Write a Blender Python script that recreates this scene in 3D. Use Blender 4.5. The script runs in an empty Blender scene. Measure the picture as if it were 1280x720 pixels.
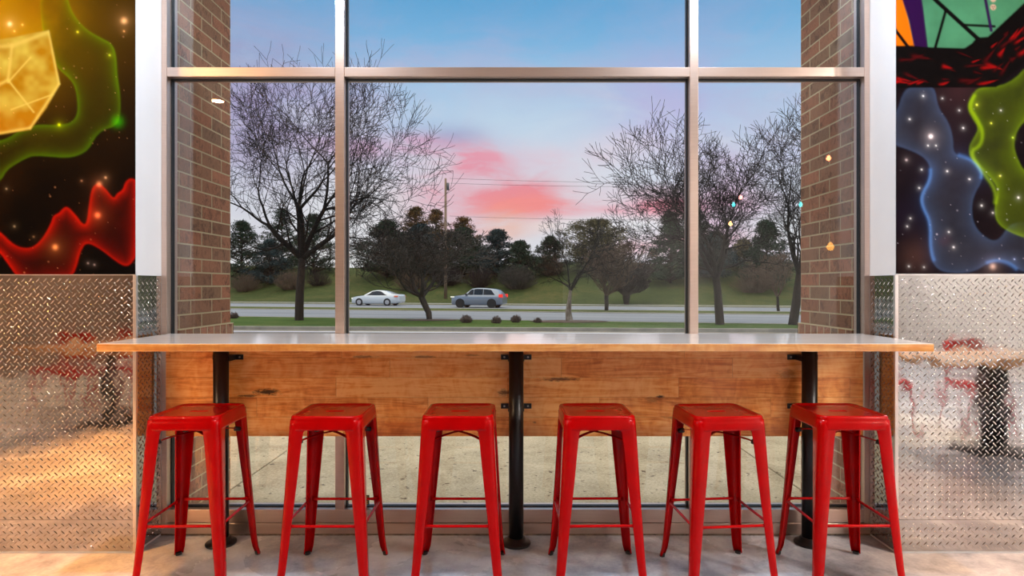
import bpy, math, random
import numpy as np
from mathutils import Vector, Matrix
PI = math.pi
COL = bpy.context.scene.collection
F = 770.0; CX = 644.5; CY = 356.0; H = 1.326
def P(px, py, d): return ((px-CX)*d/F, d, H-(py-CY)*d/F)
def PX(px, d): return (px-CX)*d/F
def PZ(py, d): return H-(py-CY)*d/F

# ------------------------------------------------------------------ mesh helpers
class MB:
    def __init__(s): s.v=[]; s.f=[]; s.sm=[]
    def add(s, vs, fs, smooth=False):
        b=len(s.v); s.v.extend([tuple(v) for v in vs])
        for f in fs: s.f.append(tuple(b+i for i in f)); s.sm.append(smooth)
    def box(s, x0,x1,y0,y1,z0,z1):
        s.add([(x0,y0,z0),(x1,y0,z0),(x1,y1,z0),(x0,y1,z0),(x0,y0,z1),(x1,y0,z1),(x1,y1,z1),(x0,y1,z1)],
              [(0,3,2,1),(4,5,6,7),(0,1,5,4),(1,2,6,5),(2,3,7,6),(3,0,4,7)])
        return s
    def tube(s, pts, rads, n=12, cap=True, smooth=True):
        pts=[Vector(p) for p in pts]
        if not hasattr(rads,'__len__'): rads=[rads]*len(pts)
        b=len(s.v); up=None
        for i,p in enumerate(pts):
            t=(pts[min(i+1,len(pts)-1)]-pts[max(i-1,0)])
            if t.length<1e-9: t=Vector((0,0,1))
            t.normalize()
            if up is None:
                up=Vector((0,0,1)) if abs(t.z)<.9 else Vector((1,0,0))
            a=t.cross(up); a.normalize(); c=a.cross(t); up=c
            for k in range(n):
                an=2*PI*k/n; q=p+(a*math.cos(an)+c*math.sin(an))*rads[i]
                s.v.append((q.x,q.y,q.z))
        for i in range(len(pts)-1):
            for k in range(n):
                k2=(k+1)%n
                s.f.append((b+i*n+k,b+i*n+k2,b+(i+1)*n+k2,b+(i+1)*n+k)); s.sm.append(smooth)
        if cap:
            s.f.append(tuple(b+k for k in range(n))[::-1]); s.sm.append(False)
            e=b+(len(pts)-1)*n; s.f.append(tuple(e+k for k in range(n))); s.sm.append(False)
        return s
    def lathe(s, prof, n=32, c=(0,0,0), smooth=True):
        b=len(s.v)
        for r,z in prof:
            for k in range(n):
                an=2*PI*k/n; s.v.append((c[0]+r*math.cos(an),c[1]+r*math.sin(an),c[2]+z))
        for i in range(len(prof)-1):
            for k in range(n):
                k2=(k+1)%n
                s.f.append((b+i*n+k,b+i*n+k2,b+(i+1)*n+k2,b+(i+1)*n+k)); s.sm.append(smooth)
        s.f.append(tuple(b+k for k in range(n))[::-1]); s.sm.append(False)
        e=b+(len(prof)-1)*n; s.f.append(tuple(e+k for k in range(n))); s.sm.append(False)
        return s
    def loops(s, loops, closed=True, smooth=True, capa=False, capb=False):
        n=len(loops[0]); b=len(s.v)
        for l in loops: s.v.extend([tuple(p) for p in l])
        for i in range(len(loops)-1):
            for k in range(n if closed else n-1):
                k2=(k+1)%n
                s.f.append((b+i*n+k,b+i*n+k2,b+(i+1)*n+k2,b+(i+1)*n+k)); s.sm.append(smooth)
        if capa: s.f.append(tuple(b+k for k in range(n))[::-1]); s.sm.append(False)
        if capb:
            e=b+(len(loops)-1)*n; s.f.append(tuple(e+k for k in range(n))); s.sm.append(False)
        return s
    def build(s, name, m, parent=None, bevel=0, kind=None, solid=0, fix=True):
        me=bpy.data.meshes.new(name); me.from_pydata(s.v,[],s.f)
        me.polygons.foreach_set('use_smooth', s.sm)
        me.update()
        if fix:
            import bmesh
            bm=bmesh.new(); bm.from_mesh(me); bmesh.ops.recalc_face_normals(bm,faces=bm.faces); bm.to_mesh(me); bm.free()
        o=bpy.data.objects.new(name,me); COL.objects.link(o)
        me.materials.append(m)
        if parent is not None: o.parent=parent
        if solid:
            md=o.modifiers.new('thick','SOLIDIFY'); md.thickness=solid; md.offset=-1
        if bevel:
            md=o.modifiers.new('bevel','BEVEL'); md.width=bevel; md.segments=2; md.limit_method='ANGLE'
        if kind: o['kind']=kind
        return o
def empty(name, loc=(0,0,0), rz=0, kind=None):
    o=bpy.data.objects.new(name,None); COL.objects.link(o); o.location=loc; o.rotation_euler=(0,0,rz)
    o.empty_display_size=.1
    if kind: o['kind']=kind
    return o
def tag(o,label,cat,group=None):
    o['label']=label; o['category']=cat
    if group: o['group']=group
    return o
def copy_tree(o,parent=None):
    c=o.copy(); COL.objects.link(c)
    if parent is not None: c.parent=parent
    for ch in list(o.children): copy_tree(ch,c)
    return c

# ------------------------------------------------------------------ material helpers
def S(h):
    h=h.lstrip('#'); r=[int(h[i:i+2],16)/255 for i in (0,2,4)]
    return tuple((c/12.92 if c<=.04045 else ((c+.055)/1.055)**2.4) for c in r)+(1,)
class NT:
    def __init__(s,nt): s.nt=nt
    def n(s,t,**k):
        o=s.nt.nodes.new(t)
        for a,b in k.items(): setattr(o,a,b)
        return o
    def l(s,a,b): s.nt.links.new(a,b)
    def setin(s,sock,v):
        if hasattr(v,'is_linked'): s.l(v,sock)
        else: sock.default_value=v
    def math(s,op,a,b=0.0,c=None,clamp=False):
        o=s.n('ShaderNodeMath',operation=op,use_clamp=clamp)
        s.setin(o.inputs[0],a); s.setin(o.inputs[1],b)
        if c is not None: s.setin(o.inputs[2],c)
        return o.outputs[0]
    def mix(s,fac,a,b,mode='MIX'):
        o=s.n('ShaderNodeMix',data_type='RGBA',blend_type=mode)
        s.setin(o.inputs['Factor'],fac); s.setin(o.inputs[6],a); s.setin(o.inputs[7],b)
        return o.outputs[2]
    def ramp(s,fac,stops,interp='LINEAR'):
        o=s.n('ShaderNodeValToRGB'); r=o.color_ramp; r.interpolation=interp
        while len(r.elements)<len(stops): r.elements.new(.5)
        for e,(p,c) in zip(r.elements,stops): e.position=p; e.color=c
        s.setin(o.inputs[0],fac); return o.outputs[0]
    def noise(s,vec,scale,detail=3,rough=.5,dist=0.):
        o=s.n('ShaderNodeTexNoise'); s.setin(o.inputs['Scale'],scale); o.inputs['Detail'].default_value=detail
        o.inputs['Roughness'].default_value=rough; o.inputs['Distortion'].default_value=dist
        s.l(vec,o.inputs['Vector']); return o.outputs['Fac']
    def mapping(s,vec,scale=(1,1,1),loc=(0,0,0),rot=(0,0,0)):
        o=s.n('ShaderNodeMapping'); o.inputs['Scale'].default_value=scale; o.inputs['Location'].default_value=loc
        o.inputs['Rotation'].default_value=rot; s.l(vec,o.inputs['Vector']); return o.outputs[0]
    def bump(s,h,strength=.3,dist=.01):
        o=s.n('ShaderNodeBump'); o.inputs['Strength'].default_value=strength; o.inputs['Distance'].default_value=dist
        s.l(h,o.inputs['Height']); return o.outputs[0]
def mat(name, base=(.8,.8,.8,1), rough=.5, metal=0, coat=0, coat_rough=.05, emis=None, estr=0, spec=None):
    m=bpy.data.materials.new(name); m.use_nodes=True; t=NT(m.node_tree)
    p=m.node_tree.nodes['Principled BSDF']
    p.inputs['Base Color'].default_value=base; p.inputs['Roughness'].default_value=rough; p.inputs['Metallic'].default_value=metal
    p.inputs['Coat Weight'].default_value=coat; p.inputs['Coat Roughness'].default_value=coat_rough
    if spec is not None: p.inputs['Specular IOR Level'].default_value=spec
    if emis: p.inputs['Emission Color'].default_value=emis; p.inputs['Emission Strength'].default_value=estr
    return m,t,p
def coords(t,which='Object'): return t.n('ShaderNodeTexCoord').outputs[which]
def varied(name,c1,c2,scale=8,rough=.6,detail=4,bump=0,bscale=None,metal=0,stretch=(1,1,1),spec=None,lo=.35,hi=.65,bdist=.01):
    m,t,p=mat(name,c1,rough,metal,spec=spec); v=t.mapping(coords(t),stretch)
    f=t.noise(v,scale,detail,.6)
    t.l(t.ramp(f,[(lo,c1),(hi,c2)]),p.inputs['Base Color'])
    if bump: t.l(t.bump(t.noise(v,bscale or scale*4,3),bump,bdist),p.inputs['Normal'])
    return m

# red enamel
M={}
m,t,p=mat('red_enamel',(0.5,0.002,0.004,1),.25,coat=.18,coat_rough=.05,spec=.3)
p.inputs['Specular Tint'].default_value=(1,.2,.18,1); M['red']=m
v=coords(t); f=t.noise(v,14,3); t.l(t.ramp(f,[(.3,(0.36,0.0004,0.001,1)),(.7,(0.43,0.0006,0.0015,1))]),p.inputs['Base Color'])
t.l(t.bump(t.noise(v,9,2),.02,.01),p.inputs['Normal'])
M['rubber']=varied('black_rubber',(.012,.012,.013,1),(.02,.02,.02,1),30,.6)
m,t,p=mat('black_pipe_paint',(.006,.006,.007,1),.32); M['blackpipe']=m
t.l(t.bump(t.noise(coords(t),60,3),.1,.004),p.inputs['Normal'])
M['screw']=varied('zinc_screw',(.6,.6,.58,1),(.45,.45,.44,1),60,.35,metal=.9)
# anodised aluminium window frame
m,t,p=mat('anodised_aluminium',(.70,.66,.64,1),.30,.9,spec=.6); M['alu']=m
f=t.noise(t.mapping(coords(t),(1,1,30)),6,2); t.l(t.ramp(f,[(.3,(.68,.52,.44,1)),(.7,(.73,.57,.49,1))]),p.inputs['Base Color'])
M['gasket']=varied('black_gasket',(.006,.007,.008,1),(.012,.012,.013,1),40,.5)
# drywall
m,t,p=mat('white_wall_paint',(.78,.78,.78,1),.7); M['drywall']=m
v=coords(t); f=t.noise(v,3,3); t.l(t.ramp(f,[(.3,(.66,.665,.68,1)),(.7,(.70,.705,.72,1))]),p.inputs['Base Color'])
t.l(t.bump(t.noise(v,220,3),.08,.003),p.inputs['Normal'])
M['caulk']=varied('dirty_caulk',(.10,.07,.05,1),(.25,.19,.14,1),40,.8)
# polished concrete floor
m,t,p=mat('polished_concrete',(.4,.4,.4,1),.2,spec=.5); M['floor']=m
v=coords(t); a=t.noise(v,1.3,6,.62,.6); b=t.noise(v,9,5,.65,.4); c=t.noise(v,60,3,.7)
f=t.math('ADD',t.math('MULTIPLY',a,.6),t.math('ADD',t.math('MULTIPLY',b,.28),t.math('MULTIPLY',c,.12)))
t.l(t.ramp(f,[(.36,S('#7c8089')),(.48,S('#a5a8b1')),(.56,S('#bcbfc7')),(.68,S('#d4d6da'))]),p.inputs['Base Color'])
t.l(t.ramp(a,[(.3,(.16,.16,.16,1)),(.7,(.34,.34,.34,1))]),p.inputs['Roughness'])
t.l(t.bump(b,.05,.01),p.inputs['Normal'])
# diamond plate
m,t,p=mat('bright_tread_plate',(.47,.45,.44,1),.12,1.0); M['plate']=m
v=coords(t); f=t.noise(v,7,3); t.l(t.ramp(f,[(.35,(.05,.05,.05,1)),(.7,(.085,.085,.085,1))]),p.inputs['Roughness'])
t.l(t.bump(t.noise(v,5,2),.12,.02),p.inputs['Normal'])
M['trim']=varied('brushed_trim',(.75,.70,.68,1),(.6,.56,.54,1),20,.3,metal=.8,stretch=(1,1,.05))

# wood
def wood(name, ca, cb, cc, knots=(), plankh=None, z0=0, coat=0, rough=.45, seed=0.0, plen=.9, cr=.05):
    m,t,p=mat(name,ca,rough,coat=coat,coat_rough=cr); v=coords(t)
    sep=t.n('ShaderNodeSeparateXYZ'); t.l(v,sep.inputs[0]); X,Y,Z=sep.outputs
    if plankh:
        row=t.math('FLOOR',t.math('DIVIDE',t.math('SUBTRACT',Z,z0),plankh))
        wn=t.n('ShaderNodeTexWhiteNoise',noise_dimensions='1D'); t.l(t.math('ADD',row,seed),wn.inputs['W'])
        xs=t.math('DIVIDE',t.math('ADD',X,t.math('MULTIPLY',wn.outputs[0],3.1)),plen)
        cell=t.math('FLOOR',xs)
        wn2=t.n('ShaderNodeTexWhiteNoise',noise_dimensions='2D'); cb2=t.n('ShaderNodeCombineXYZ'); t.l(row,cb2.inputs[0]); t.l(cell,cb2.inputs[1])
        t.l(cb2.outputs[0],wn2.inputs['Vector']); pv=wn2.outputs[0]
        fz=t.math('FRACT',t.math('DIVIDE',t.math('SUBTRACT',Z,z0),plankh)); fx=t.math('FRACT',xs)
        seam=t.math('MAXIMUM',t.math('LESS_THAN',t.math('MINIMUM',fz,t.math('SUBTRACT',1.,fz)),.014),t.math('LESS_THAN',t.math('MINIMUM',fx,t.math('SUBTRACT',1.,fx)),.0016))
        off=t.n('ShaderNodeCombineXYZ'); t.l(t.math('MULTIPLY',pv,37.),off.inputs[0]); t.l(t.math('MULTIPLY',pv,19.),off.inputs[1]); t.l(t.math('MULTIPLY',row,3.7),off.inputs[2])
        va=t.n('ShaderNodeVectorMath',operation='ADD'); t.l(v,va.inputs[0]); t.l(off.outputs[0],va.inputs[1]); v2=va.outputs[0]
    else:
        v2=v; pv=None; seam=None
    g=t.noise(t.mapping(v2,(1.1,6,13)),2.2,5,.6,1.6)
    fine=t.noise(t.mapping(v2,(4,60,120)),2.5,4,.6,.3)
    fl=t.noise(t.mapping(v2,(9,9,5)),1.4,3,.5,2.2)
    f=t.math('ADD',t.math('MULTIPLY',g,.55),t.math('ADD',t.math('MULTIPLY',fine,.18),t.math('MULTIPLY',fl,.27)))
    if pv is not None: f=t.math('ADD',f,t.math('MULTIPLY',t.math('SUBTRACT',pv,.5),.16))
    colr=t.ramp(f,[(.38,cb),(.5,ca),(.61,cc)])
    if seam is not None: colr=t.mix(t.math('MULTIPLY',seam,.3),colr,tuple(c*.3 for c in cb[:3])+(1,))
    for (kx,kz,rx,rz_,st) in knots:
        dx=t.math('DIVIDE',t.math('SUBTRACT',X,kx),rx); dz=t.math('DIVIDE',t.math('SUBTRACT',Z,kz),rz_)
        d=t.math('SQRT',t.math('ADD',t.math('MULTIPLY',dx,dx),t.math('MULTIPLY',dz,dz)))
        nz=t.noise(t.mapping(v,(30,30,110)),1.1,4,.7,.8)
        d=t.math('ADD',d,t.math('MULTIPLY',t.math('SUBTRACT',nz,.5),2.4))
        k=t.ramp(d,[(.45,(st,st,st,1)),(1.0,(0,0,0,1))])
        colr=t.mix(k,colr,S('#2a1206'))
    t.l(colr,p.inputs['Base Color'])
    t.l(t.bump(fine,.05,.003),p.inputs['Normal'])
    return m
def kn(px,py,rx,rz_,st): return (PX(px,3.235),PZ(py,3.235),rx*1.35,rz_*1.5,st)
M['panel']=wood('maple_planks',S('#f2a04c'),S('#cd7028'),S('#ffc277'),
    [kn(334,490,.055,.013,.95),kn(310,495,.04,.005,.8),kn(700,474,.07,.008,.8),kn(630,491,.03,.014,.75),kn(825,496,.018,.006,.95),kn(815,500,.04,.012,.4),
     kn(455,446,.06,.006,.6),kn(530,446,.05,.005,.6),kn(590,444,.04,.004,.4),kn(860,522,.10,.010,.4),kn(905,545,.06,.010,.35),kn(985,468,.05,.02,.3),kn(668,528,.01,.004,.7)],
    plankh=.1035,z0=PZ(546,3.235),coat=.25,rough=.4,cr=.2)
M['counter']=wood('maple_counter',S('#d49145'),S('#bf7430'),S('#e3aa62'),coat=1.0,rough=.3,plen=1,cr=.03)
M['counter'].node_tree.nodes['Principled BSDF'].inputs['Coat IOR'].default_value=2.0
m,t,p=mat('pale_sky_sheen',S('#ecd9c4'),.35,coat=1,coat_rough=.06); M['countertop']=m; p.inputs['Coat IOR'].default_value=1.9  # pale tone paints the sky's white reflection into the top
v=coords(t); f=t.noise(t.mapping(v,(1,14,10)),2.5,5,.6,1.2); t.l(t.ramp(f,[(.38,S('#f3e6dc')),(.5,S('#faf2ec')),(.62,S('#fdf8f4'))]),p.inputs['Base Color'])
# brick
def brick_mat(name,axis='side',soldier=False):
    m,t,p=mat(name,(.3,.15,.1,1),.85); v=coords(t)
    sep=t.n('ShaderNodeSeparateXYZ'); t.l(v,sep.inputs[0]); X,Y,Z=sep.outputs
    geo=t.n('ShaderNodeNewGeometry'); sn=t.n('ShaderNodeSeparateXYZ'); t.l(geo.outputs['Normal'],sn.inputs[0])
    isx=t.math('GREATER_THAN',t.math('ABSOLUTE',sn.outputs[0]),.5)
    u=t.math('ADD',t.math('MULTIPLY',isx,Y),t.math('MULTIPLY',t.math('SUBTRACT',1.,isx),X))
    cb=t.n('ShaderNodeCombineXYZ')
    bt=t.n('ShaderNodeTexBrick')
    if soldier:
        t.l(t.math('SUBTRACT',u,4.012),cb.inputs[0]); t.l(t.math('SUBTRACT',Z,1.079),cb.inputs[1]); bt.offset=0
        bt.inputs['Brick Width'].default_value=.081; bt.inputs['Row Height'].default_value=.244
    else:
        t.l(t.math('SUBTRACT',u,4.012),cb.inputs[0]); t.l(t.math('SUBTRACT',Z,1.079),cb.inputs[1]); bt.offset=.5
        bt.inputs['Brick Width'].default_value=.244; bt.inputs['Row Height'].default_value=.0795
    t.l(cb.outputs[0],bt.inputs['Vector'])
    bt.inputs['Scale'].default_value=1; bt.inputs['Mortar Size'].default_value=.0052; bt.inputs['Mortar Smooth'].default_value=.25
    bt.inputs['Color1'].default_value=(0,0,0,1); bt.inputs['Color2'].default_value=(1,1,1,1); bt.inputs['Bias'].default_value=0
    bt.inputs['Mortar'].default_value=(.5,.5,.5,1)
    base=t.ramp(bt.outputs['Color'],[(0,S('#8f6a50')),(.25,S('#c87e5c')),(.5,S('#a07a5c')),(.75,S('#d68a68')),(1,S('#83735c'))])
    sp=t.ramp(t.noise(t.mapping(v,(15,15,10)),1.5,6,.75,1.6),[(.43,(.12,.10,.09,1)),(.52,(1,1,1,1))])
    big=t.ramp(t.noise(v,9,2,.5),[(.44,(.3,.3,.3,1)),(.56,(1,1,1,1))])
    base=t.mix(t.math('MULTIPLY',big,.75),base,t.mix(1.0,base,sp,'MULTIPLY'))
    base=t.mix(.35,base,t.ramp(t.noise(v,140,3,.7),[(.3,S('#5e3a2a')),(.7,S('#c08a66'))]))
    colr=t.mix(bt.outputs['Fac'],base,S('#d2bf98'))
    t.l(colr,p.inputs['Base Color'])
    h=t.math('ADD',t.math('MULTIPLY',t.math('SUBTRACT',1.,bt.outputs['Fac']),1.),t.math('MULTIPLY',t.noise(v,90,4,.7),.35))
    t.l(t.bump(h,.7,.006),p.inputs['Normal'])
    return m
M['brick']=brick_mat('brown_brick'); M['soldier']=brick_mat('soldier_brick',soldier=True)

# exterior
m,t,p=mat('sidewalk_concrete',S('#a89c80'),.9); M['sidewalk']=m
v=coords(t); a=t.noise(v,2.2,5,.6,.5); b=t.noise(v,55,4,.75); c=t.noise(v,17,4,.6)
base=t.ramp(t.math('ADD',t.math('MULTIPLY',a,.45),t.math('MULTIPLY',b,.55)),[(.38,S('#9c8d70')),(.6,S('#d2c4a4'))])
pits=t.ramp(c,[(.32,(1,1,1,1)),(.365,(0,0,0,1))]); t.l(t.mix(pits,base,S('#5a4c38')),p.inputs['Base Color'])
t.l(t.bump(b,.35,.004),p.inputs['Normal'])
M['sandjoint']=varied('dark_joint',S('#4b4132'),S('#5e5241'),20,.9)
M['asphalt']=varied('asphalt_lot',S('#646260'),S('#767472'),.6,.9,5)
M['curb']=varied('kerb_concrete',S('#827d74'),S('#989286'),1.5,.9,5)
m,t,p=mat('road_surface',S('#8f95a1'),.8); M['road']=m
v=t.mapping(coords(t),(1,1,1),(0,0,0),(0,0,math.atan(.24)))
f=t.noise(t.mapping(v,(.05,1.2,1)),1.0,4,.6); t.l(t.ramp(f,[(.35,S('#6d727c')),(.5,S('#7f848c')),(.65,S('#8b8e94'))]),p.inputs['Base Color'])
def grass(name,a,b,c,sc=.35):
    m,t,p=mat(name,a,.95,spec=.1); v=coords(t)
    f=t.math('ADD',t.math('MULTIPLY',t.noise(v,sc,5,.65,.3),.6),t.math('MULTIPLY',t.noise(t.mapping(v,(1,.6,1)),sc*14,4,.7),.4))
    t.l(t.ramp(f,[(.36,a),(.5,b),(.64,c)]),p.inputs['Base Color'])
    t.l(t.bump(t.noise(v,9,3,.7),.5,.12),p.inputs['Normal']); return m
M['lawn']=grass('mown_lawn',S('#3a5020'),S('#48602a'),S('#5e6638'),.5)
M['median']=grass('median_turf',S('#414c28'),S('#505a30'),S('#6a6844'),.5)
M['hill']=grass('hill_grass',S('#343f20'),S('#434d2a'),S('#5b5735'),.12)
M['mulch']=varied('brown_mulch',S('#4a3c33'),S('#665449'),6,.95)
M['bark']=varied('dark_bark',S('#211b18'),S('#3a302a'),5,.95,4,.5,20,stretch=(3,3,.6))
M['bark_mid']=varied('grey_brown_bark',S('#3d352f'),S('#5c5249'),4,.95,4,.4,20,stretch=(3,3,.6))
M['twig']=varied('dark_twig',S('#0c0a0a'),S('#171311'),3,.95)
M['bark_pale']=varied('pale_flaking_bark',S('#5e4e42'),S('#a59a8c'),2.2,.9,4,.4,20,stretch=(2,2,.7))
M['twig_brown']=varied('brown_twig',S('#5b4a3e'),S('#6e5b4c'),3,.95)
M['twig_grey']=varied('grey_twig',S('#3b3733'),S('#4b4742'),3,.95)
M['twig_dark']=varied('blackish_twig',S('#241c1e'),S('#352a2a'),3,.95)
M['needle']=varied('pine_needles',S('#18261a'),S('#2f4430'),.8,.9,4,lo=.4,hi=.6)
M['needle2']=varied('blue_pine_needles',S('#1b2b2a'),S('#33474a'),.8,.9,4,lo=.4,hi=.6)
M['needle_dry']=varied('olive_rust_foliage',S('#3f3a1c'),S('#7a5428'),.5,.9,4,lo=.42,hi=.58)
M['needle_olive']=varied('olive_foliage',S('#3d3a22'),S('#625a34'),.6,.9,4,lo=.4,hi=.6)
M['polewood']=varied('weathered_pole',S('#7d6654'),S('#a08774'),1.5,.9,4,stretch=(6,6,.4))
M['wire']=varied('dark_wire',(.02,.02,.02,1),(.03,.03,.03,1),3,.6)
M['steelpole']=varied('grey_steel',(.12,.12,.12,1),(.18,.18,.18,1),3,.5)
M['drystem']=varied('dry_stems',S('#5a4a44'),S('#7a6760'),8,.95)
m,t,p=mat('white_car_paint',S('#d5dbe0'),.25,coat=1,coat_rough=.05); M['carwhite']=m
m,t,p=mat('grey_car_paint',S('#7f8a99'),.3,.3,coat=1,coat_rough=.05); M['cargrey']=m
m,t,p=mat('tinted_car_glass',(.012,.016,.022,1),.06); M['carglass']=m
m,t,p=mat('red_lamp',(.5,.02,.01,1),.3,emis=(1,.04,.03,1),estr=.8); M['taillamp']=m
m,t,p=mat('orange_lamp',(.7,.16,.08,1),.3,emis=(1,.2,.1,1),estr=.15); M['taillamp2']=m
m,t,p=mat('head_lamp',(.9,.88,.75,1),.2,emis=(1,.95,.75,1),estr=.5); M['headlamp']=m
M['rim']=varied('alloy_rim',(.45,.45,.47,1),(.55,.55,.57,1),9,.35,metal=.6)
# glass
def glass_mat():
    m=bpy.data.materials.new('clear_pane'); m.use_nodes=True; nt=m.node_tree; nt.nodes.clear(); t=NT(nt)
    tr=t.n('ShaderNodeBsdfTransparent'); tr.inputs[0].default_value=(.97,.98,.975,1)
    gl=t.n('ShaderNodeBsdfGlossy'); gl.inputs['Roughness'].default_value=0.0; gl.inputs[0].default_value=(1,1,1,1)
    fr=t.n('ShaderNodeFresnel'); fr.inputs[0].default_value=1.5
    mx=t.n('ShaderNodeMixShader'); t.l(fr.outputs[0],mx.inputs[0]); t.l(tr.outputs[0],mx.inputs[1]); t.l(gl.outputs[0],mx.inputs[2])
    o=t.n('ShaderNodeOutputMaterial'); t.l(mx.outputs[0],o.inputs[0]); return m
M['glass']=glass_mat()
# paint from a colour attribute (murals)
m,t,p=mat('mural_paint',(1,1,1,1),.85,spec=.06); M['mural']=m
at=t.n('ShaderNodeAttribute',attribute_name='paint'); t.l(at.outputs['Color'],p.inputs['Base Color'])

# ------------------------------------------------------------------ room shell
WF=3.046   # face of the flanking walls
RX=1.878   # reveal half-width
FY0,FY1=3.263,3.367
CEIL=3.4; RW=7.2; RB=-9.0
MB().box(-RW,RW,RB,FY1,-.12,0).build('floor',M['floor'],kind='structure')
MB().box(-RW,RW,RB,FY1,CEIL,CEIL+.1).build('ceiling',varied('ceiling_paint',(.30,.27,.24,1),(.34,.31,.27,1),3,.8),kind='structure')
wallp=varied('warm_wall_paint',(.52,.30,.15,1),(.60,.35,.18,1),2,.75)
MB().box(-RW-.15,-RW,RB-.15,FY1,-.12,CEIL+.1).build('wall_left_side',varied('brown_side_wall_paint',(.17,.12,.10,1),(.22,.15,.12,1),2,.75),kind='structure').name='wall_left'
MB().box(RW,RW+.15,RB-.15,FY1,-.12,CEIL+.1).build('wall_right',varied('pale_side_wall_paint',(.62,.60,.58,1),(.70,.68,.66,1),2,.75),kind='structure')
MB().box(-RW,1.2,RB-.15,RB,-.12,CEIL+.1).build('wall_back_left',varied('brown_wall_paint',(.20,.13,.09,1),(.25,.17,.12,1),2,.75),kind='structure')
MB().box(1.2,RW,RB-.15,RB,-.12,CEIL+.1).build('wall_back_right',varied('pale_wall_paint',(.42,.40,.38,1),(.48,.46,.44,1),2,.75),kind='structure')
w=MB(); w.box(-RW,-RX,WF,FY1,0,CEIL); w.box(RX,RW,WF,FY1,0,CEIL); w.box(-RX,RX,WF+.0,FY1,3.35,CEIL)
w.build('wall_front',M['drywall'],kind='structure')
# exterior masonry
for sgn in (-1,1):
    x0,x1=sorted((sgn*1.858,sgn*7.35))
    w=MB().box(x0,x1,FY1+.012,4.012,1.079,4.2); w.build('wall_brick_left' if sgn<0 else 'wall_brick_right',M['brick'],kind='structure')
    x0,x1=sorted((sgn*1.858,sgn*7.35))
    x2,x3=sorted((sgn*1.845,sgn*7.35))
    b=empty('wall_base_left' if sgn<0 else 'wall_base_right',(0,0,0),kind='structure')
    MB().box(x2,x3,FY1+.012,4.032,.835,1.079).build('soldier_course',M['soldier'],b,bevel=.004)
    MB().box(x0,x1,FY1+.012,4.012,-.14,.835).build('brick_base',M['brick'],b)
MB().box(-1.858,1.858,FY1+.012,4.012,3.36,4.2).build('wall_lintel',M['brick'],kind='structure')
MB().box(-1.855,1.855,FY1+.002,3.50,-.10,.03).build('trim_foundation',M['curb'],kind='structure')

# ------------------------------------------------------------------ window
win=empty('window_1',(0,FY0,0),kind='structure')
def wbox(name,mt,x0,x1,y0,y1,z0,z1,bev=.0015):
    return MB().box(x0,x1,y0-FY0,y1-FY0,z0,z1).build(name,mt,win,bevel=bev)
ZT0,ZT1,ZS=2.430,2.479,.135
J=1.848; ML=(-.956,-.908); MR=(.923,.968); ZTOP=3.34
wbox('jamb',M['alu'],-RX+.002,-J,FY0,FY1,.062,ZTOP); wbox('jamb',M['alu'],J,RX-.002,FY0,FY1,.062,ZTOP)
wbox('mullion',M['alu'],ML[0],ML[1],FY0,FY1,ZS,ZTOP); wbox('mullion',M['alu'],MR[0],MR[1],FY0,FY1,ZS,ZTOP)
for a,b in ((-J,ML[0]),(ML[1],MR[0]),(MR[1],J)):
    wbox('transom',M['alu'],a+.0005,b-.0005,FY0+.0005,FY1-.0005,ZT0,ZT1); wbox('head_rail',M['alu'],a,b,FY0,FY1,ZTOP-.05,ZTOP)
wbox('bottom_rail',M['alu'],-J,J,FY0,FY1,.066,ZS)
wbox('sill_base',M['alu'],-RX+.002,RX-.002,FY0-.004,FY1,.008,.063)
wbox('floor_caulk',M['caulk'],-RX+.002,RX-.002,FY0-.006,FY0+.03,0.0003,.0085,0)
for a,b in ((-J,ML[0]),(ML[1],MR[0]),(MR[1],J)):
    for z0,z1 in ((ZS,ZT0),(ZT1,ZTOP-.05)):
        g=MB(); y0,y1=.040,.068; q=.005
        g.box(a,a+q,y0,y1,z0,z1); g.box(b-q,b,y0,y1,z0,z1); g.box(a,b,y0,y1,z0,z0+q); g.box(a,b,y0,y1,z1-q,z1)
        g.build('gasket',M['gasket'],win)
        MB().box(a+.001,b-.001,.051,.057,z0+.001,z1-.001).build('glass_pane',M['glass'],win)

# small sticker in the corner of the centre pane
st=empty('glass_sticker',(PX(458,3.31),3.3125,PZ(625,3.31)))
MB().box(-.015,.015,-.0006,0,-.026,.026).build('backing',varied('black_sticker',(.01,.01,.008,1),(.03,.03,.02,1),30,.5),st)
yl=MB()
for (a,b,c,d) in ((-.009,.009,.004,.009),(-.009,-.004,.004,.02),(.004,.009,.004,.02),(-.009,.009,.016,.021),(-.009,.006,-.012,-.006),(-.009,.009,-.022,-.017)):
    yl.box(a,b,-.0012,-.0006,c,d)
yl.build('printed_mark',varied('yellow_print',S('#c9a227'),S('#b08c1c'),30,.5),st)
tag(st,'small black sticker with yellow marks in the bottom left corner of the centre pane','sticker')

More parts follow.
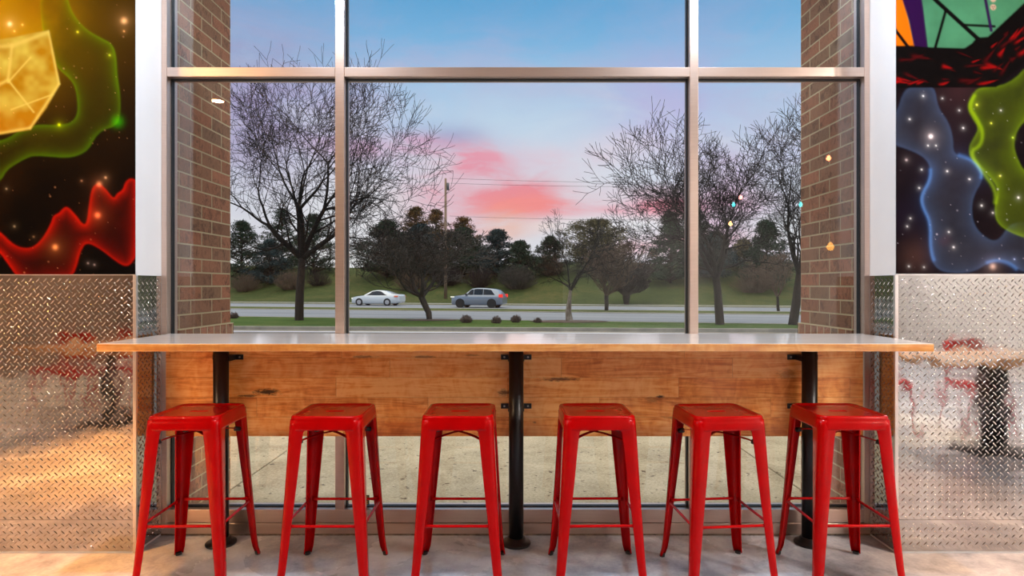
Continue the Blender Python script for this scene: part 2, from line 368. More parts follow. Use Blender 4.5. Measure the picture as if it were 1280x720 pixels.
# ------------------------------------------------------------------ tread plates
def tread(name, x0,x1,z0,z1, parent=None, pitch=.0362, frame='xz', y=0.0, sgn=1):
    # sheet in the XZ plane facing -Y (or in the YZ plane), low oblong studs on its face
    mb=MB(); T=.002
    def mp(u,h,z): return (u,y-h,z) if frame=='xz' else (y+sgn*h,u,z)
    c=[mp(x0,0,z0),mp(x1,0,z0),mp(x1,0,z1),mp(x0,0,z1),mp(x0,-T,z0),mp(x1,-T,z0),mp(x1,-T,z1),mp(x0,-T,z1)]
    mb.add(c,[(0,1,2,3),(7,6,5,4),(0,4,5,1),(1,5,6,2),(2,6,7,3),(3,7,4,0)])
    L=.0145; Wd=.0036; hh=.0028; nn=8
    i=0; nz=int((z1-z0)/(pitch/2))+2; nx=int((x1-x0)/(pitch/2))+2
    for r in range(nz):
        for cidx in range(nx):
            if (r+cidx)%2: continue
            kind=r%2
            u=x0+cidx*pitch/2; z=z0+r*pitch/2
            if u<x0+L*.75 or u>x1-L*.75 or z<z0+L*.75 or z>z1-L*.75: continue
            an=PI/4 if kind==0 else -PI/4
            ca,sa=math.cos(an),math.sin(an); vs=[]
            for (sc,h) in ((1,0),(.62,hh*.85)):
                for k in range(nn):
                    q=2*PI*k/nn; a=L*sc*math.cos(q); b=Wd*sc*math.sin(q)
                    vs.append(mp(u+a*ca-b*sa,h,z+a*sa+b*ca))
            vs.append(mp(u,hh,z)); fs=[]
            for k in range(nn):
                k2=(k+1)%nn; fs.append((k,k2,nn+k2,nn+k)); fs.append((nn+k,nn+k2,2*nn))
            mb.add(vs,fs,True)
    return mb.build(name,M['plate'],parent,fix=False)
ZP=1.373
def plate_set(side):
    s=-1 if side=='left' else 1
    root=empty('tread_plate_cladding',(s*RX,WF,0))
    xa,xb=(-1.75,.0) if s<0 else (0.,1.75)
    tread('upper_sheet',xa,xb,.155,ZP,root,y=-.003)
    tread('kick_strip',xa,xb,.012,.165,root,y=-.0055)
    tread('reveal_sheet',-.001,.214,.012,ZP,root,frame='yz',y=-s*.003,sgn=-s)
    e=MB(); xq=sorted((s*.010,-s*.0045)); e.box(xq[0],xq[1],-.0075,-.0062,.0,ZP); e.box(*sorted((-s*.0045,-s*.0058)),-.0075,.006,0,ZP)
    e.build('corner_trim',M['trim'],root)
    tt=MB().box(xa,xb,-.0075,-.0005,ZP,ZP+.004).build('top_trim',M['trim'],root)
    return root
tag(plate_set('left'),'bright diamond tread plate cladding under the orange-lit mural left of the window','wall cladding')
tag(plate_set('right'),'bright diamond tread plate cladding under the purple mural right of the window','wall cladding')

# ------------------------------------------------------------------ murals (artwork on the wall)
rng=np.random.default_rng(7)
def fbm(x,y,sc,oct=5,seed=0):
    r=np.random.default_rng(seed); out=np.zeros_like(x); amp=1; tot=0
    for o in range(oct):
        G=r.random((64,64)); u=x/sc*(2**o); v=y/sc*(2**o)
        iu=np.floor(u).astype(int); iv=np.floor(v).astype(int); fu=u-iu; fv=v-iv; fu=fu*fu*(3-2*fu); fv=fv*fv*(3-2*fv)
        g=lambda a,b: G[(a)%64,(b)%64]
        out+=amp*((g(iu,iv)*(1-fu)+g(iu+1,iv)*fu)*(1-fv)+(g(iu,iv+1)*(1-fu)+g(iu+1,iv+1)*fu)*fv); tot+=amp; amp*=.55
    return out/tot
def smooth_poly(pts,it=2,closed=True):
    p=[tuple(map(float,q)) for q in pts]
    for _ in range(it):
        o=[]; n=len(p)
        for i in range(n if closed else n-1):
            a=p[i]; b=p[(i+1)%n]; o.append((a[0]*.75+b[0]*.25,a[1]*.75+b[1]*.25)); o.append((a[0]*.25+b[0]*.75,a[1]*.25+b[1]*.75))
        p=o
    return p
def segdist(x,y,a,b):
    ax,ay=a; bx,by=b; dx,dy=bx-ax,by-ay; L=dx*dx+dy*dy+1e-9
    t=np.clip(((x-ax)*dx+(y-ay)*dy)/L,0,1); return np.hypot(x-ax-t*dx,y-ay-t*dy)
def sdf(x,y,poly):
    d=np.full(x.shape,1e9); ins=np.zeros(x.shape,bool); n=len(poly)
    for i in range(n):
        a=poly[i]; b=poly[(i+1)%n]; d=np.minimum(d,segdist(x,y,a,b))
        if a[1]!=b[1]:
            c=((a[1]>y)!=(b[1]>y))&(x<(b[0]-a[0])*(y-a[1])/(b[1]-a[1])+a[0]); ins^=c
    return np.where(ins,-d,d)
def lin(h): return np.array(S(h)[:3])
def over(img,col,al): return img*(1-al[...,None])+np.asarray(col)*al[...,None]
def add(img,col,al): return img+np.asarray(col)*al[...,None]
def cloud(img,x,y,poly,fill,edge,falp,ew=5,glow=1.0,seed=1,tex=True):
    s=sdf(x,y,poly); n=fbm(x,y,28,4,seed); ins=1/(1+np.exp(s*1.6))
    img=over(img,fill,ins*np.clip(falp*(.45+1.1*n),0,1))
    e=np.exp(-np.abs(np.minimum(s,0))/ew)*ins*(.35+1.1*fbm(x,y,45,3,seed+5)); img=add(img,edge,np.clip(e*glow*.55,0,2))
    e=np.exp(-np.abs(np.minimum(s,0))/1.1)*ins*(.3+fbm(x,y,60,2,seed+9)); img=add(img,edge,np.clip(e*glow*.5,0,2))
    return img
def stars(img,x,y,n,x0,x1,y0,y1,col,seed,big=()):
    r=np.random.default_rng(seed)
    for i in range(n):
        sx,sy=r.uniform(x0,x1),r.uniform(y0,y1); a=r.uniform(.15,.9); rr=r.choice([.45,.6,1.0],p=[.55,.33,.12])
        m_=(np.abs(x-sx)<4)&(np.abs(y-sy)<4); d=np.hypot(x-sx,y-sy)
        g=np.where(m_,np.exp(-(d/rr)**2)*a,0); img=add(img,col,g)
    for (sx,sy,rr,c,a) in big:
        d=np.hypot(x-sx,y-sy); img=add(img,lin(c),np.exp(-(d/rr)**2)*a+np.exp(-d/(rr*2.2))*a*.35)
    return img
def mural(name,px0,px1,py0,py1,fn,label):
    st=1.0; xs=np.arange(px0,px1+.01,st); ys=np.arange(py0,py1+.01,st); k=WF-.004
    Xg,Yg=np.meshgrid(xs,ys); col=np.clip(np.clip(fn(Xg,Yg),0,1.2)**1.22*.85,0.0006,1)
    wx=(Xg-CX)*k/F; wz=H-(Yg-CY)*k/F; nx=len(xs); ny=len(ys); x0=float(wx[0,0]); zb=float(wz[-1,0])
    vs=[(float(a)-x0,0.,float(b)-zb) for a,b in zip(wx.ravel(),wz.ravel())]
    fs=[(j*nx+i,(j+1)*nx+i,(j+1)*nx+i+1,j*nx+i+1) for j in range(ny-1) for i in range(nx-1)]
    me=bpy.data.meshes.new(name); me.from_pydata(vs,[],fs); me.update(); me.materials.append(M['mural'])
    ca=me.color_attributes.new('paint','FLOAT_COLOR','POINT')
    arr=np.ones((nx*ny,4),np.float32); arr[:,:3]=col.reshape(-1,3); ca.data.foreach_set('color',arr.ravel())
    o=bpy.data.objects.new(name,me); COL.objects.link(o); o.location=(x0,k,zb)
    sm=o.modifiers.new('thick','SOLIDIFY'); sm.thickness=.002; sm.offset=-1
    tag(o,label,'mural'); return o
def left_art(x,y):
    n=fbm(x+400,y+400,60,5,3); g=np.clip(1-(y/345),0,1)
    img=lin('#120a06')*np.ones(x.shape+(3,)); img=over(img,lin('#3a2208'),np.clip(g*.9+(n-.5)*.8,0,1))
    d=np.hypot((x-20),(y-20)*.8); img=over(img,lin('#c8981c'),np.clip(np.exp(-(d/62)**2)*.95*(.5+n),0,1))
    d=np.hypot((x-20)/1.4,(y-30)); img=add(img,lin('#9a7410'),np.exp(-(d/95)**2)*.5)
    d=np.hypot((x-5)/.6,(y-250)); img=add(img,lin('#6a4030'),np.exp(-(d/40)**2)*.35*n)
    red=smooth_poly([(-20,275),(0,290),(15,305),(28,311),(42,310),(55,297),(65,278),(67,270),(74,267),(80,260),(85,259),(95,270),(103,281),(109,280),(112,255),(115,236),(122,229),(130,234),(142,250),(147,242),(154,238),(157,228),(163,223),(172,226),(172,315),(165,328),(157,333),(145,326),(125,310),(108,302),(100,313),(94,338),(85,350),(25,350),(12,332),(0,315),(-20,300)])
    img=cloud(img,x,y,red,lin('#5a1004'),lin('#ff2400'),.5,6,.95,11)
    gr=smooth_poly([(50,-12),(52,30),(58,60),(72,85),(88,98),(95,110),(98,130),(97,145),(88,155),(70,157),(45,156),(25,163),(8,175),(-20,180),(-20,240),(0,226),(8,212),(20,204),(33,197),(42,194),(60,195),(85,197),(103,192),(112,184),(118,172),(128,162),(145,157),(150,145),(150,120),(146,95),(145,70),(140,55),(128,49),(108,38),(92,20),(84,0),(84,-12)])
    img=cloud(img,x,y,gr,lin('#5a5008'),lin('#7cc400'),.42,5,.52,21)
    img=over(img,lin('#a86a10'),np.clip(np.exp(-(np.hypot(x-45,y-5)/28)**2)*.5,0,1))
    d=np.hypot(x-147,y-152); img=add(img,lin('#38c000'),np.exp(-(d/7)**2)*.6)
    cr=[(-20,52),(15,47),(38,42),(61,38),(64,50),(75,105),(58,135),(38,162),(0,168),(-20,168)]
    s=sdf(x,y,cr); ins=1/(1+np.exp(s*2)); tx=fbm(x,y,26,3,44)
    c=lin('#d09a28')+(lin('#fff0a0')-lin('#d09a28'))*np.clip((tx-.30)*1.5,0,1)[...,None]
    low=np.clip((y-120)/45,0,1)[...,None]; c=c*(1-low*.4)+lin('#e08820')*low*.4
    img=img*(1-ins[...,None])+c*ins[...,None]
    for a,b,w in (((-20,60),(15,57),3),((15,57),(61,40),3),((15,57),(10,100),2.2),((10,100),(-20,115),2.4),((10,100),(42,140),1.4),((10,103),(38,72),1.2),((14,137),(66,118),1),((61,40),(74,105),2.0),((74,105),(38,160),2.0),((38,160),(0,167),2.2)):
        dd=segdist(x,y,a,b); img=over(img,lin('#ffe3a0'),np.exp(-(dd/w)**2)*.75*ins)
    big=[(12,30,2.6,'#ffe8c0',1.2),(155,26,3.6,'#ffc890',.8),(122,269,3.4,'#ff9060',1.0),(69,309,3.2,'#ffb070',.9),(124,230,3,'#ffb080',.7),(74,156,1.8,'#d8f000',1.),(97,40,1.2,'#f0f040',.9),(137,69,1.1,'#e0f040',.8),(28,31,1,'#ffd080',.9),(18,39,1,'#ffd080',.8),(155,39,1,'#ffc080',.7),(18,283,1.1,'#d0c0a0',.6),(42,296,1,'#c0a080',.5),(110,329,1,'#d0c0c0',.6),(118,331,1,'#d0c0c0',.6),(102,226,1,'#d0a080',.6),(132,222,1.2,'#ffd0a0',.8),(8,236,1,'#d0c0a0',.6)]
    img=img*np.array([.92,1.04,.62])
    return stars(img,x,y,90,-2,168,0,344,lin('#d0a080'),5,big)
def right_art(x,y):
    n=fbm(x,y+300,50,5,33)
    img=lin('#1d1117')*np.ones(x.shape+(3,)); img=over(img,lin('#3d2c30'),np.clip((n-.45)*2,0,1)*.6)
    for cx_,cy_,r,c,a in ((1145,320,22,'#6b4c42',.5),(1185,200,50,'#40303a',.6),(1130,270,25,'#2c1f33',.6),(1200,110,30,'#5a3a3c',.5),(1180,300,8,'#903020',.5)):
        img=over(img,lin(c),np.exp(-(np.hypot(x-cx_,y-cy_)/r)**2)*a)
    bl=smooth_poly([(1122,140),(1130,112),(1150,104),(1168,108),(1172,135),(1185,152),(1191,172),(1191,190),(1200,196),(1217,200),(1227,213),(1228,225),(1217,243),(1214,260),(1216,278),(1225,292),(1240,302),(1250,299),(1260,284),(1270,278),(1300,278),(1300,345),(1275,338),(1262,328),(1250,325),(1235,328),(1215,341),(1180,341),(1166,330),(1162,310),(1163,278),(1152,258),(1150,245),(1163,222),(1163,207),(1155,196),(1140,188),(1110,178),(1110,150)])
    img=cloud(img,x,y,bl,lin('#464651'),lin('#5f86b8'),.62,9,.42,41)
    for pts in ([(1163,205),(1163,225),(1152,244),(1153,258),(1163,278),(1163,312),(1170,332)],[(1228,330),(1245,325),(1262,329),(1275,340)],[(1190,191),(1215,199),(1227,214),(1226,226)]):
        sp=smooth_poly(pts,2,False); d=np.full(x.shape,1e9)
        for a,b in zip(sp[:-1],sp[1:]): d=np.minimum(d,segdist(x,y,a,b))
        img=add(img,lin('#5f95d8'),np.exp(-(d/2.4)**2)*.38+np.exp(-d/7)*.10)
    gn=smooth_poly([(1224,108),(1214,122),(1209,134),(1216,148),(1224,160),(1218,172),(1211,184),(1213,198),(1224,208),(1237,220),(1247,233),(1247,245),(1243,262),(1246,277),(1257,287),(1275,295),(1300,302),(1300,228),(1280,215),(1271,198),(1266,180),(1272,160),(1284,148),(1290,135),(1292,75),(1260,108)])
    img=cloud(img,x,y,gn,lin('#4e5616'),lin('#a6cc08'),.8,7,.5,51)
    sp=smooth_poly([(1222,112),(1211,133),(1222,150),(1229,165),(1226,182),(1212,190),(1226,212),(1246,238),(1243,262)],2,False); d=np.full(x.shape,1e9)
    for a,b in zip(sp[:-1],sp[1:]): d=np.minimum(d,segdist(x,y,a,b))
    img=add(img,lin('#b8e000'),np.exp(-(d/2.6)**2)*.35)
    # leaded panes above
    def poly(img,pts,c,al=1.0,s=2.5): return over(img,c,al/(1+np.exp(sdf(x,y,pts)*s)))
    tx=fbm(x,y,30,4,61)
    tealc=lin('#5f9a76')*(.8+.45*tx[...,None])
    msk=1/(1+np.exp(sdf(x,y,[(1110,-60),(1400,-60),(1400,-10),(1240,45),(1205,62),(1110,62)])*2)); img=img*(1-msk[...,None])+tealc*msk[...,None]
    img=poly(img,[(1110,-60),(1126,-10),(1130,0),(1144,60),(1110,60)],lin('#e8820c'))
    img=poly(img,[(1120,-60),(1151,-10),(1154,10),(1160,60),(1143,60),(1136,25),(1128,0)],lin('#3e1450'))
    dark=[(1110,58),(1140,57),(1160,60),(1203,62),(1215,54),(1221,47),(1235,46),(1282,2),(1400,-90),(1400,-20),(1282,78),(1262,95),(1245,109),(1110,110)]
    img=poly(img,dark,lin('#130508'))
    r=np.random.default_rng(12); dm=1/(1+np.exp((sdf(x,y,dark)+3)*2))
    for i in range(46):
        if i<26: a0,b0=r.uniform(1118,1250),r.uniform(64,105); an=r.uniform(-.5,.5)
        else: k=r.random(); a0=1235+k*50+r.uniform(-6,12); b0=66-k*40+r.uniform(-5,30); an=-.75+r.uniform(-.3,.3)
        L=r.uniform(4,13); w=r.uniform(1.1,2.8); u=(x-a0)*math.cos(an)+(y-b0)*math.sin(an); v_=-(x-a0)*math.sin(an)+(y-b0)*math.cos(an)
        g=np.exp(-(u/L)**4-(v_/(w*(1.15-.9*np.clip((u/L+1)/2,0,1))))**2); img=over(img,lin('#b01010') if r.random()<.5 else lin('#5c0a10'),g*dm*.9)
    for a,b,w in (((1165,-4),(1224,50),2.6),((1182,14),(1169,60),1.8),((1203,31),(1243,33),1.5),((1118,36),(1136,60),2.0),((1110,59),(1205,62),1.6)):
        img=over(img,lin('#150b0e'),1/(1+np.exp((segdist(x,y,a,b)-w)*3)))
    img=over(img,lin('#43205a'),1/(1+np.exp((segdist(x,y,(1230,-10),(1239,38))-1.9)*3)))
    for cx_,cy_ in ((1241.5,9),(1241.5,-1)): img=over(img,lin('#e0c0a8'),1/(1+np.exp((np.hypot(x-cx_,y-cy_)-3.6)*3)))
    for cx_,cy_ in ((1240.3,8.4),(1242.8,8.4),(1241.6,10.8)): img=over(img,lin('#4a2a28'),np.exp(-(np.hypot(x-cx_,y-cy_)/.8)**2)*.8)
    below=(y>112)
    big=[(1163.5,170.5,3.2,'#fff0f0',1.3),(1133,200,2,'#f0e0e0',.6),(1241,333,5,'#e8c8b8',.7),(1154,120,1.3,'#ffffff',1),(1178,123,1,'#ffffff',.8),(1199,138,1.1,'#ffffff',.9),(1204,160,1.3,'#ffffff',1),(1137,149,1.2,'#ffffff',.9),(1251,138,1,'#ffffff',.9),(1221,131,1.6,'#e8f060',1),(1239,154,1.2,'#e8f060',1),(1266,172,1.2,'#d0f060',.9),(1184,214,1.4,'#ffffff',.9),(1212,224,1.2,'#ffffff',.9),(1152,212,1.2,'#ffffff',.8),(1149,235,1.3,'#ffffff',.8),(1227,257,1.4,'#ffffff',.9),(1273,247,1.5,'#ffffff',.9),(1250,220,1.3,'#e8f060',1),(1241,266,1.2,'#ffffff',.8),(1186,290,1.3,'#ffffff',.8),(1192,309,1.4,'#ffffff',.9),(1138,273,1.2,'#ffffff',.8),(1134,283,1.2,'#ffffff',.8),(1155,334,1.2,'#ffffff',.7),(1136,333,1.2,'#ffffff',.7),(1160,182,1.2,'#ffffff',.9),(1170,182,1.1,'#ffffff',.9),(1268,324,1,'#c0d0ff',.8)]
    o=stars(img*np.array([.98,1.,1.02]),x,y,70,1121,1300,112,343,lin('#d0c8d0'),9,[(a,b,c_*.72,d,e) for a,b,c_,d,e in big])
    return o
mural('space_mural',-150,169.3,-90,343.4,left_art,'dark space mural with a golden crystal and red gas left of the window')
mural('space_mural',1120.3,1440,-90,342.4,right_art,'dark space mural with blue and yellow-green gas right of the window')

# ------------------------------------------------------------------ counter, panel, posts
c=empty('window_counter',(0,2.976,0))
cb=MB().box(-1.832,1.830,2.692-2.976,3.2565-2.976,1.034,1.067).build('counter_top',M['counter'],c,bevel=.003)
MB().box(-1.829,1.827,2.695-2.976,3.2562-2.976,1.0668,1.0682).build('sky_sheen_surface',M['countertop'],c)  # added thin sheet whose pale colour stands for reflected sky
tag(c,'long maple window counter with a glossy top coloured pale like reflected sky','counter')
pn=MB().box(-1.838,1.826,-.0125,.0115,PZ(545.5,3.235),1.032).build('wooden_back_panel',M['panel'],bevel=.002)
pn.location=(0,3.2485,0)
# the knots are laid out in panel space (object origin x=0, z=0)
tag(pn,'knotty maple plank panel hung behind the posts below the counter','panel')
def post(x):
    d=3.156; r=empty('counter_post',(x,d,0)); R=.0375
    MB().lathe([(R,.006),(R,1.0335)],36).build('pole',M['blackpipe'],r)
    MB().lathe([(.073,0),(.075,.004),(.075,.010),(.070,.014),(.050,.018),(.046,.034),(R+.002,.036)],36).build('floor_flange',M['blackpipe'],r)
    for z in (.947,.690):
        b=MB(); yb=3.2352-d
        b.box(-.080,.080,yb-.006,yb-.0005,z-.0135,z+.0135)
        for s in (-1,1): b.box(s*(R+.001)-.003,s*(R+.001)+.003,-.001,yb-.003,z-.0135,z+.0135)
        o=b.build('clamp_bracket',M['blackpipe'],r,bevel=.001)
        for s in (-1,1): MB().tube([(s*.062,yb-.0058,z),(s*.062,yb-.0085,z)],[.0055,.004],10).build('screw',M['screw'],o)
    return r
for x,l in ((-1.509,'black pipe post under the counter behind the leftmost red stool'),(.003,'black pipe post under the middle of the counter between two red stools'),(1.506,'black pipe post under the counter behind the rightmost red stool')):
    tag(post(x),l,'post','posts holding up the counter')

# ------------------------------------------------------------------ stools
def rsq(h,r,z,n=10):
    pts=[]
    for cx_,cy_,a0 in ((h-r,h-r,0),(-(h-r),h-r,90),(-(h-r),-(h-r),180),(h-r,-(h-r),270)):
        for k in range(n):
            a=math.radians(a0+90*k/(n-1)); pts.append((cx_+r*math.cos(a),cy_+r*math.sin(a),z))
    return pts
def slotloop(base,hx,r,z,n=10):
    out=[]
    for j,(cx_,a0) in enumerate(((hx,0),(-hx,90),(-hx,180),(hx,270))):
        for k in range(n):
            a=math.radians(a0+90*k/(n-1)); out.append((cx_+r*math.cos(a),r*math.sin(a),z))
    return out
SZ=.752
def make_stool():
    root=empty('bar_stool')
    s=MB(); B=.157
    L=[rsq(B+.0045,.046,SZ-.060),rsq(B+.0035,.045,SZ-.054),rsq(B+.0045,.045,SZ-.030),rsq(B+.0025,.044,SZ-.026),rsq(B+.001,.043,SZ-.014),rsq(B,.042,SZ-.006),rsq(B-.004,.040,SZ-.0012),rsq(B-.010,.036,SZ),rsq(B-.016,.032,SZ-.001),rsq(B-.021,.030,SZ-.005),rsq(B-.035,.025,SZ-.0065),rsq(B-.09,.02,SZ-.008)]
    base=L[-1]
    L+= [slotloop(base,.030,.0185,SZ-.008),slotloop(base,.028,.0150,SZ-.008),slotloop(base,.028,.0143,SZ-.0085),slotloop(base,.027,.0130,SZ-.0110),slotloop(base,.027,.0130,SZ-.016)]
    s.loops(L); s.build('seat',M['red'],root,solid=.0022)
    def halfw(z):
        pts=[(0,.207),(.04,.199),(.10,.1935),(.20,.187),(.4,.1755),(.6,.165),(.70,.1595),(.735,.1565)]
        for (a,b),(c_,d) in zip(pts[:-1],pts[1:]):
            if a<=z<=c_: return b+(d-b)*(z-a)/(c_-a)
        return pts[-1][1]
    def flw(z):
        pts=[(0,.031),(.05,.036),(.12,.039),(.3,.047),(.5,.058),(.64,.065),(.684,.069),(.690,.074),(.694,.112),(.735,.112)]
        for (a,b),(c_,d) in zip(pts[:-1],pts[1:]):
            if a<=z<=c_: return b+(d-b)*(z-a)/(c_-a)
        return pts[-1][1]
    for sx,sy in ((-1,-1),(1,-1),(1,1),(-1,1)):
        lp=[]
        for z in (.007,.02,.04,.07,.10,.15,.2,.3,.4,.5,.58,.64,.67,.685,.690,.694,.697,.700,.71,.735):
            h=halfw(z); w=flw(z); r=min(.024,w*.45); lip=.007+.004*z
            sec=[(h-w+.002,h-lip),(h-w,h-.003),(h-w+.003,h)]
            rib=.0025 if z<.16 else 0
            for k in range(9):
                a=math.radians(90-90*k/8); sec.append((h-r+(r-(rib if k in(4,) else 0))*math.cos(a),h-r+(r-(rib if k in (4,) else 0))*math.sin(a)))
            sec+=[(h,h-w+.003),(h-.003,h-w),(h-lip,h-w+.002)]
            lp.append([(sx*a,sy*b,z) for a,b in sec])
        m_=MB(); m_.loops(lp,closed=False)
        lo=m_.build('leg',M['red'],root,solid=.0018)
        f=MB(); h0,h1=.2068,.205; a=.034
        for hh,z in ((1,0),(1,.006),(.96,.014)): pass
        q=[]
        for z,o,w in ((0,.2045,.026),(.006,.205,.027),(.013,.203,.026)):
            q.append([(sx*(o-w),sy*(o-w*.3),z),(sx*(o-w*.6),sy*o,z),(sx*(o-.008),sy*o,z),(sx*(o-.002),sy*(o-.002),z),(sx*o,sy*(o-.008),z),(sx*o,sy*(o-w*.6),z),(sx*(o-w*.3),sy*(o-w),z),(sx*(o-w*.8),sy*(o-w*.8),z)])
        f.loops(q,capa=True,capb=True,smooth=False); f.build('rubber_foot',M['rubber'],lo)
    zr=.280; hr=halfw(zr)-.010
    for (a,b) in (((-1,-1),(1,-1)),((1,-1),(1,1)),((1,1),(-1,1)),((-1,1),(-1,-1))):
        A=Vector((a[0]*hr,a[1]*hr,zr)); Bv=Vector((b[0]*hr,b[1]*hr,zr)); d=(Bv-A).normalized(); nrm=Vector((-d.y,d.x,0)); up=Vector((0,0,1))
        A=A+d*.012; Bv=Bv-d*.012; Ln=(Bv-A).length; lp=[]
        for u in (0,.045,.06,.075,.12,.5,.88,.925,.94,.955,1):
            e=min(u,1-u); k=min(1,max(0,(e-.045)/.045)); ra=.0025+(.0062-.0025)*k; rb=.0105+(.0062-.0105)*k
            c_=A+d*Ln*u; lp.append([c_+nrm*ra*math.cos(2*PI*j/10)+up*rb*math.sin(2*PI*j/10) for j in range(10)])
        MB().loops(lp,capa=True,capb=True).build('footrest_rail',M['red'],root)
    for s_ in (-1,1):
        lp=[]; dd=Vector((1,s_,0)).normalized(); nn=Vector((-dd.y,dd.x,0)); off=.002*s_
        for u in range(-6,7):
            k=u/6; R=.205*k; z=.652-.026*abs(k)**2.2+off
            lp.append([dd*R+nn*.009+Vector((0,0,z+.0015)),dd*R-nn*.009+Vector((0,0,z+.0015)),dd*R-nn*.009+Vector((0,0,z-.0015)),dd*R+nn*.009+Vector((0,0,z-.0015))])
        br=MB().loops(lp,capa=True,capb=True,smooth=False).build('cross_brace',M['red'],root)
        for e in (-1,1):
            q=dd*(e*.178); z=.630+off; b=MB()
            pts=[dd*(e*.160)+Vector((0,0,z+.004)),dd*(e*.186)+Vector((0,0,z-.001))]
            b.tube(pts,[.0105,.0115],10); b.build('rubber_bumper',M['rubber'],br)
    return root
stool=make_stool()
spots=[(-1.458,2.838,1.5,'leftmost red metal stool, below the left end of the counter'),
 (-.832,2.838,0,'second red metal stool from the left, in front of the left mullion'),
 (-.255,2.840,0,'red metal stool just left of the middle black post'),
 (.368,2.842,1,'red metal stool just right of the middle black post'),
 (.925,2.835,5,'fifth red metal stool from the left, turned slightly in front of the right mullion'),
 (1.487,2.845,0,'rightmost red metal stool, in front of the right black post')]
GRP='red metal stools in a row under the window counter'
for i,(x,y,a,l) in enumerate(spots):
    o=stool if i==0 else copy_tree(stool)
    o.location=(x,y,0); o.rotation_euler=(0,0,math.radians(a)); tag(o,l,'stool',GRP)

# ------------------------------------------------------------------ outdoors: ground
SL=.24
def strip(name,c0,c1,z0,z1,m,x0=-75,x1=46,s0=SL,s1=SL,h=0.0,n=1,kind='structure',noise=0):
    mb=MB(); nx=max(1,n*8)
    a=[];b=[]
    for i in range(nx+1):
        x=x0+(x1-x0)*i/nx; a.append((x,c0-s0*x,z0)); b.append((x,c1-s1*x,z1))
    if h:
        mb.loops([[(p[0],p[1],p[2]-h) for p in a],a,b,[(p[0],p[1],p[2]-h) for p in b]],closed=False,smooth=False)
    else: mb.loops([a,b],closed=False,smooth=False)
    o=mb.build(name,m,fix=False,kind=kind)
    me=o.data; 
    if me.polygons[0].normal.z<0 or True:
        import bmesh
        bm=bmesh.new(); bm.from_mesh(me)
        for f in bm.faces:
            if f.normal.z<-.01: f.normal_flip()
        bm.to_mesh(me); bm.free()
    return o
# sidewalk slabs with joints beside the building (falls gently away)
sw=empty('sidewalk',(0,3.38,0),kind='structure')
xs=[-9.5,-5.7,-1.9,1.9,5.7,9.5]
for i in range(len(xs)-1):
    g=.006; mb=MB(); x0,x1=xs[i]+g,xs[i+1]-g
    y0,y1=.01,2.6; z0,z1=-.030,-.060
    mb.add([(x0,y0,z0-.12),(x1,y0,z0-.12),(x1,y1,z1-.12),(x0,y1,z1-.12),(x0,y0,z0),(x1,y0,z0),(x1,y1,z1),(x0,y1,z1)],[(0,3,2,1),(4,5,6,7),(0,1,5,4),(1,2,6,5),(2,3,7,6),(3,0,4,7)])
    mb.build('slab',M['sidewalk'],sw,bevel=.006)
MB().box(-9.5,9.5,.0,2.62,-.22,-.075).build('slab_bed',M['sandjoint'],sw)
lot=MB(); lot.add([(-75,6.0,-.20),(46,6.0,-.20),(46,23.0,-.715),(-75,31.0,-.715)],[(0,1,2,3)]); 
lot.build('parking_lot',M['asphalt'],kind='structure')
strip('curb_gutter',26.4,27.05,-.71,-.705,M['curb'],s0=.066,s1=.066)
strip('lawn_curb',27.05,27.30,-.560,-.555,M['curb'],s0=.066,s1=.066,h=.16)
strip('front_lawn',27.28,33.0,-.575,-.575,M['lawn'],x1=31,s0=.066,s1=SL)
strip('road_near_curb',32.9,33.3,-.565,-.565,M['curb'],h=.05)
strip('near_road',33.2,43.6,-.615,-.60,M['road'])
strip('median_near_curb',43.5,44.2,-.565,-.565,M['curb'],h=.06)
strip('median_grass',44.1,48.2,-.575,-.575,M['median'])
strip('median_far_curb',48.1,48.6,-.57,-.57,M['curb'],h=.05)
strip('far_road',48.5,57.0,-.60,-.60,M['road'])
strip('far_curb',56.9,57.4,-.56,-.56,M['curb'],h=.06)
strip('verge_grass',57.3,60.0,-.57,-.57,M['median'])
strip('footpath',59.9,61.4,-.555,-.555,M['curb'])
def hillz(x,y):
    c=y+SL*x; 
    if c<61: return -.57
    t_=min(1,(c-61)/29.0); t_=t_*t_*(3-2*t_)
    return -.57+4.85*t_+(.18*math.sin(x*.11+1)+.12*math.sin(x*.31+y*.2))*t_
hm=MB(); rows=[]
for j in range(46):
    c_=61.3+j*1.25; rows.append([(x_, c_-SL*x_, hillz(x_,c_-SL*x_)-.015*(j==0)) for x_ in [-90+i*2.5 for i in range(66)]])
hm.loops(rows,closed=False,smooth=True); ho=hm.build('grass_embankment',M['hill'],kind='structure',fix=False)
import bmesh
bm=bmesh.new(); bm.from_mesh(ho.data)
for f in bm.faces:
    if f.normal.z<0: f.normal_flip()
bm.to_mesh(ho.data); bm.free()
def gz(x,y):
    c=y+SL*x
    if c<33: return -.575
    if c<61: return -.575
    return hillz(x,y)
def ground_at(px,py):
    # point where the ray through a pixel meets the ground
    d=22.0
    while d<120:
        x,y,z=P(px,py,d)
        if z<=gz(x,d): return (x,d,gz(x,d))
        d+=.1
    return P(px,py,90)
def ray_c(px,c):
    k=(px-CX)/F; d=c/(1+SL*k); return k*d,d
